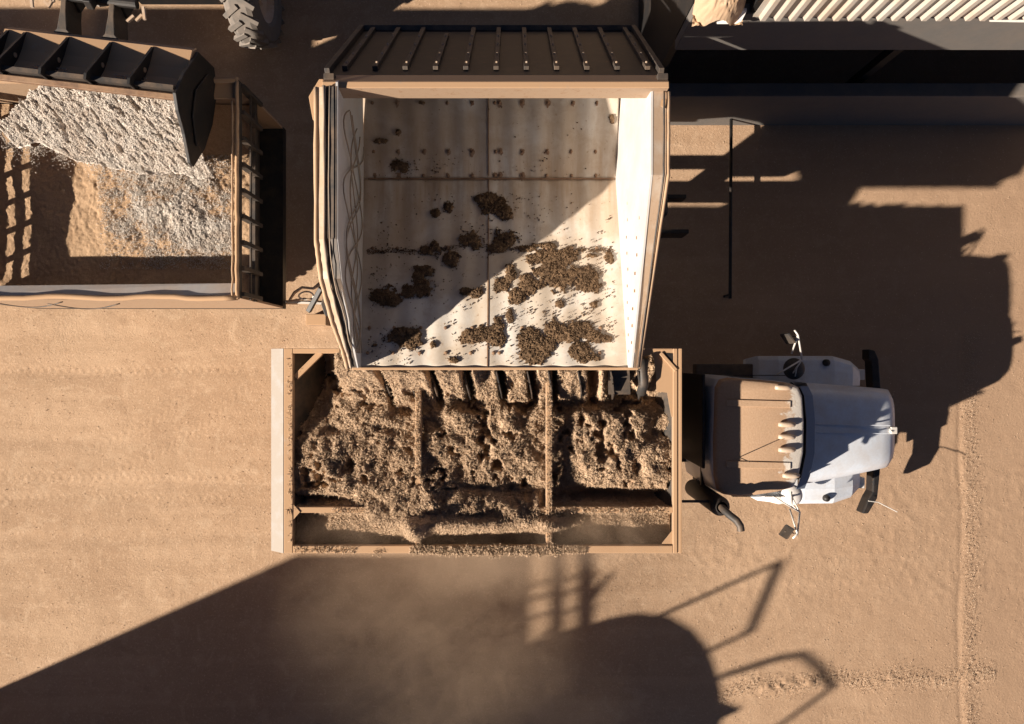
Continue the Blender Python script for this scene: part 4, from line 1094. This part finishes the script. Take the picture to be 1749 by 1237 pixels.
# ------------------------------------------------------------------ tall truck parked south of the frame; only its shadow reaches the picture
def parked_truck():
    root = empty("parked_truck", (-7, -8.4, 0))
    tag(root, "tall feed truck parked below the picture, throwing the long shadows", "truck")
    zt = 4.9
    m = MB(); m.box(-12.3, -8.42, -9.6, -7.1, 1.2, zt); m.build("box_body", M_TAN2, root, bevel=.02)
    # rack behind the cab: two long bars and rungs
    def sh(px, py, z): g = P(px, py, 0); return Vector((g.x - 1.785 * z, g.y - .8 * z, z))
    m = MB(); m.bar(sh(951, 940, zt - .1), sh(951, 1200, zt - .1), .11, .08); m.bar(sh(1000, 940, zt - .1), sh(1000, 1200, zt - .1), .17, .08)
    for y in (985, 1008, 1040): m.bar(sh(905, y + 14, zt - .1), sh(1020, y - 4, zt - .1), .04, .04)
    m.bar(sh(1042, 980, zt - .1), sh(1000, 1040, zt - .1), .06, .04); m.bar(sh(905, 1105, zt - .1), sh(960, 1060, zt - .1), .06, .04)
    m.bar(sh(951, 1190, zt - .1), sh(951, 1190, zt - .1) + Vector((0, 0, -3.5)), .12, .12)
    m.build("pipe_rack", M_DARK, root)
    # cab roof
    out = [(880, 1112), (935, 1090), (980, 1070), (1012, 1064), (1050, 1050), (1095, 1043), (1150, 1050), (1190, 1073), (1215, 1105), (1232, 1150), (1244, 1195), (1278, 1208), (1240, 1222), (1228, 1260), (1200, 1320), (1100, 1380), (950, 1360), (880, 1250)]
    zc = 3.9; top = [sh(x, y, zc) for x, y in out]; m = MB(); m.prism(top, (0, 0, -2.9)); m.build("cab", M_CAB, root, bevel=.05)
    m = MB()
    m.tube([sh(1140, 1046, zc) + Vector((0, 0, -.2)), sh(1140, 1046, zc), sh(1140, 1046, zc) + Vector((0, 0, 1.0))], .035, 8)
    a = sh(1140, 1046, zc) + Vector((0, 0, 1.05)); m.tube([a, a + (sh(1283, 1080, zc + 1) - sh(1335, 960, zc + 1))], .05, 8)
    b = a + (sh(1283, 1080, zc + 1) - sh(1335, 960, zc + 1)); m.tube([b, b + Vector((0, 0, -.45))], .035, 8); m.tube([b + Vector((0, 0, -.45)), sh(1200, 1100, zc)], .035, 8)
    m.build("guard_hoop", M_DARK, root)
    z2 = 4.9; m = MB(); m.tube([sh(1240, 1152, z2), sh(1330, 1124, z2), sh(1372, 1118, z2), sh(1400, 1140, z2), sh(1425, 1172, z2)], .05, 8); m.tube([sh(1425, 1172, z2), sh(1330, 1240, z2), sh(1200, 1310, z2)], .035, 8); m.tube([sh(1240, 1152, z2), sh(1200, 1165, z2) + Vector((0, 0, -1.2))], .04, 8)
    m.build("mirror_frame", M_DARK, root)
    for x in (-11.3, -10.2, -8.4, -5.4):
        for y in (-9.3, -7.4): wheel(root, (x, y, .52), .52, .3)
    m = MB(); m.box(-12.2, -4.2, -8.8, -8.0, .8, 1.15); m.build("chassis", M_DARK, root)
parked_truck()

# ------------------------------------------------------------------ unseen steel container, added to keep sun off the ground by the loader
def container():
    root = empty("shade_container", (-11.4, 2.7, 0))
    tag(root, "unseen steel container added west of the trailer to shade the ground", "container")
    m = MB(); m.box(-14.3, -8.35, 1.6, 3.62, .12, 2.85); m.build("shade_container_body", M_DARKD, root, bevel=.02)
    m = MB()
    for k in range(27): m.box(-14.2 + k * .22, -14.08 + k * .22, 1.565, 1.599, .3, 2.7)
    m.build("shade_container_corrugation", M_DARKD, root)
    for x in (-14.3, -8.5):
        for y in (1.55, 3.51):
            m = MB(); m.box(x - .02, x + .17, y, y + .15, 0, 2.9); m.build("corner_post", M_TAN2, root, bevel=.01)
container()

# ------------------------------------------------------------------ dust hanging round the load
def dust():
    x0, x1, y0, y1, z0, z1 = -3.6, 2.6, -6.6, -1.5, .02, 3.5
    m = MB(); m.box(x0, x1, y0, y1, z0, z1)
    mt = bpy.data.materials.new("airborne_dust"); mt.use_nodes = True; nt = mt.node_tree; N = nt.nodes; L = nt.links
    N.remove(N["Principled BSDF"])
    v = N.new("ShaderNodeVolumePrincipled"); v.inputs['Color'].default_value = (.96, .68, .46, 1); v.inputs['Anisotropy'].default_value = .0
    g = N.new("ShaderNodeNewGeometry")
    dens = None
    for (cx_, cy_, cz_, rx, ry, rz, w) in ((-1.3, -4.0, .9, 2.5, 2.2, 1.7, .42), (-.6, -5.6, .7, 2.8, 1.7, 1.4, .32), (1.05, -2.15, 2.9, 1.2, .45, .5, 1.5), (-1.7, -2.1, 2.85, 1.2, .4, .45, 1.2), (-.3, -2.5, 2.6, 1.5, .6, .7, 1.1)):
        mp = N.new("ShaderNodeMapping"); mp.vector_type = 'POINT'
        mp.inputs['Scale'].default_value = (1 / rx, 1 / ry, 1 / rz); mp.inputs['Location'].default_value = (-cx_ / rx, -cy_ / ry, -cz_ / rz)
        L.new(g.outputs['Position'], mp.inputs[0])
        ln = N.new("ShaderNodeVectorMath"); ln.operation = 'LENGTH'; L.new(mp.outputs[0], ln.inputs[0])
        f = math_(nt, 'SUBTRACT', 1.0, ln.outputs['Value']); f = math_(nt, 'MAXIMUM', f, 0.0); f = math_(nt, 'MULTIPLY', f, w)
        dens = f if dens is None else math_(nt, 'ADD', dens, f)
    n = noise(nt, g.outputs['Position'], 1.5, 5, .65, 1.6)
    n = ramp(nt, n, [(.34, 0.15), (.68, 1.1)])
    d = math_(nt, 'MULTIPLY', dens, n); L.new(d, v.inputs['Density'])
    L.new(v.outputs[0], N["Material Output"].inputs['Volume'])
    o = m.build("dust_cloud", mt); tag(o, "thin brown dust drifting off the load and over the yard", "dust", kind='stuff')
dust()
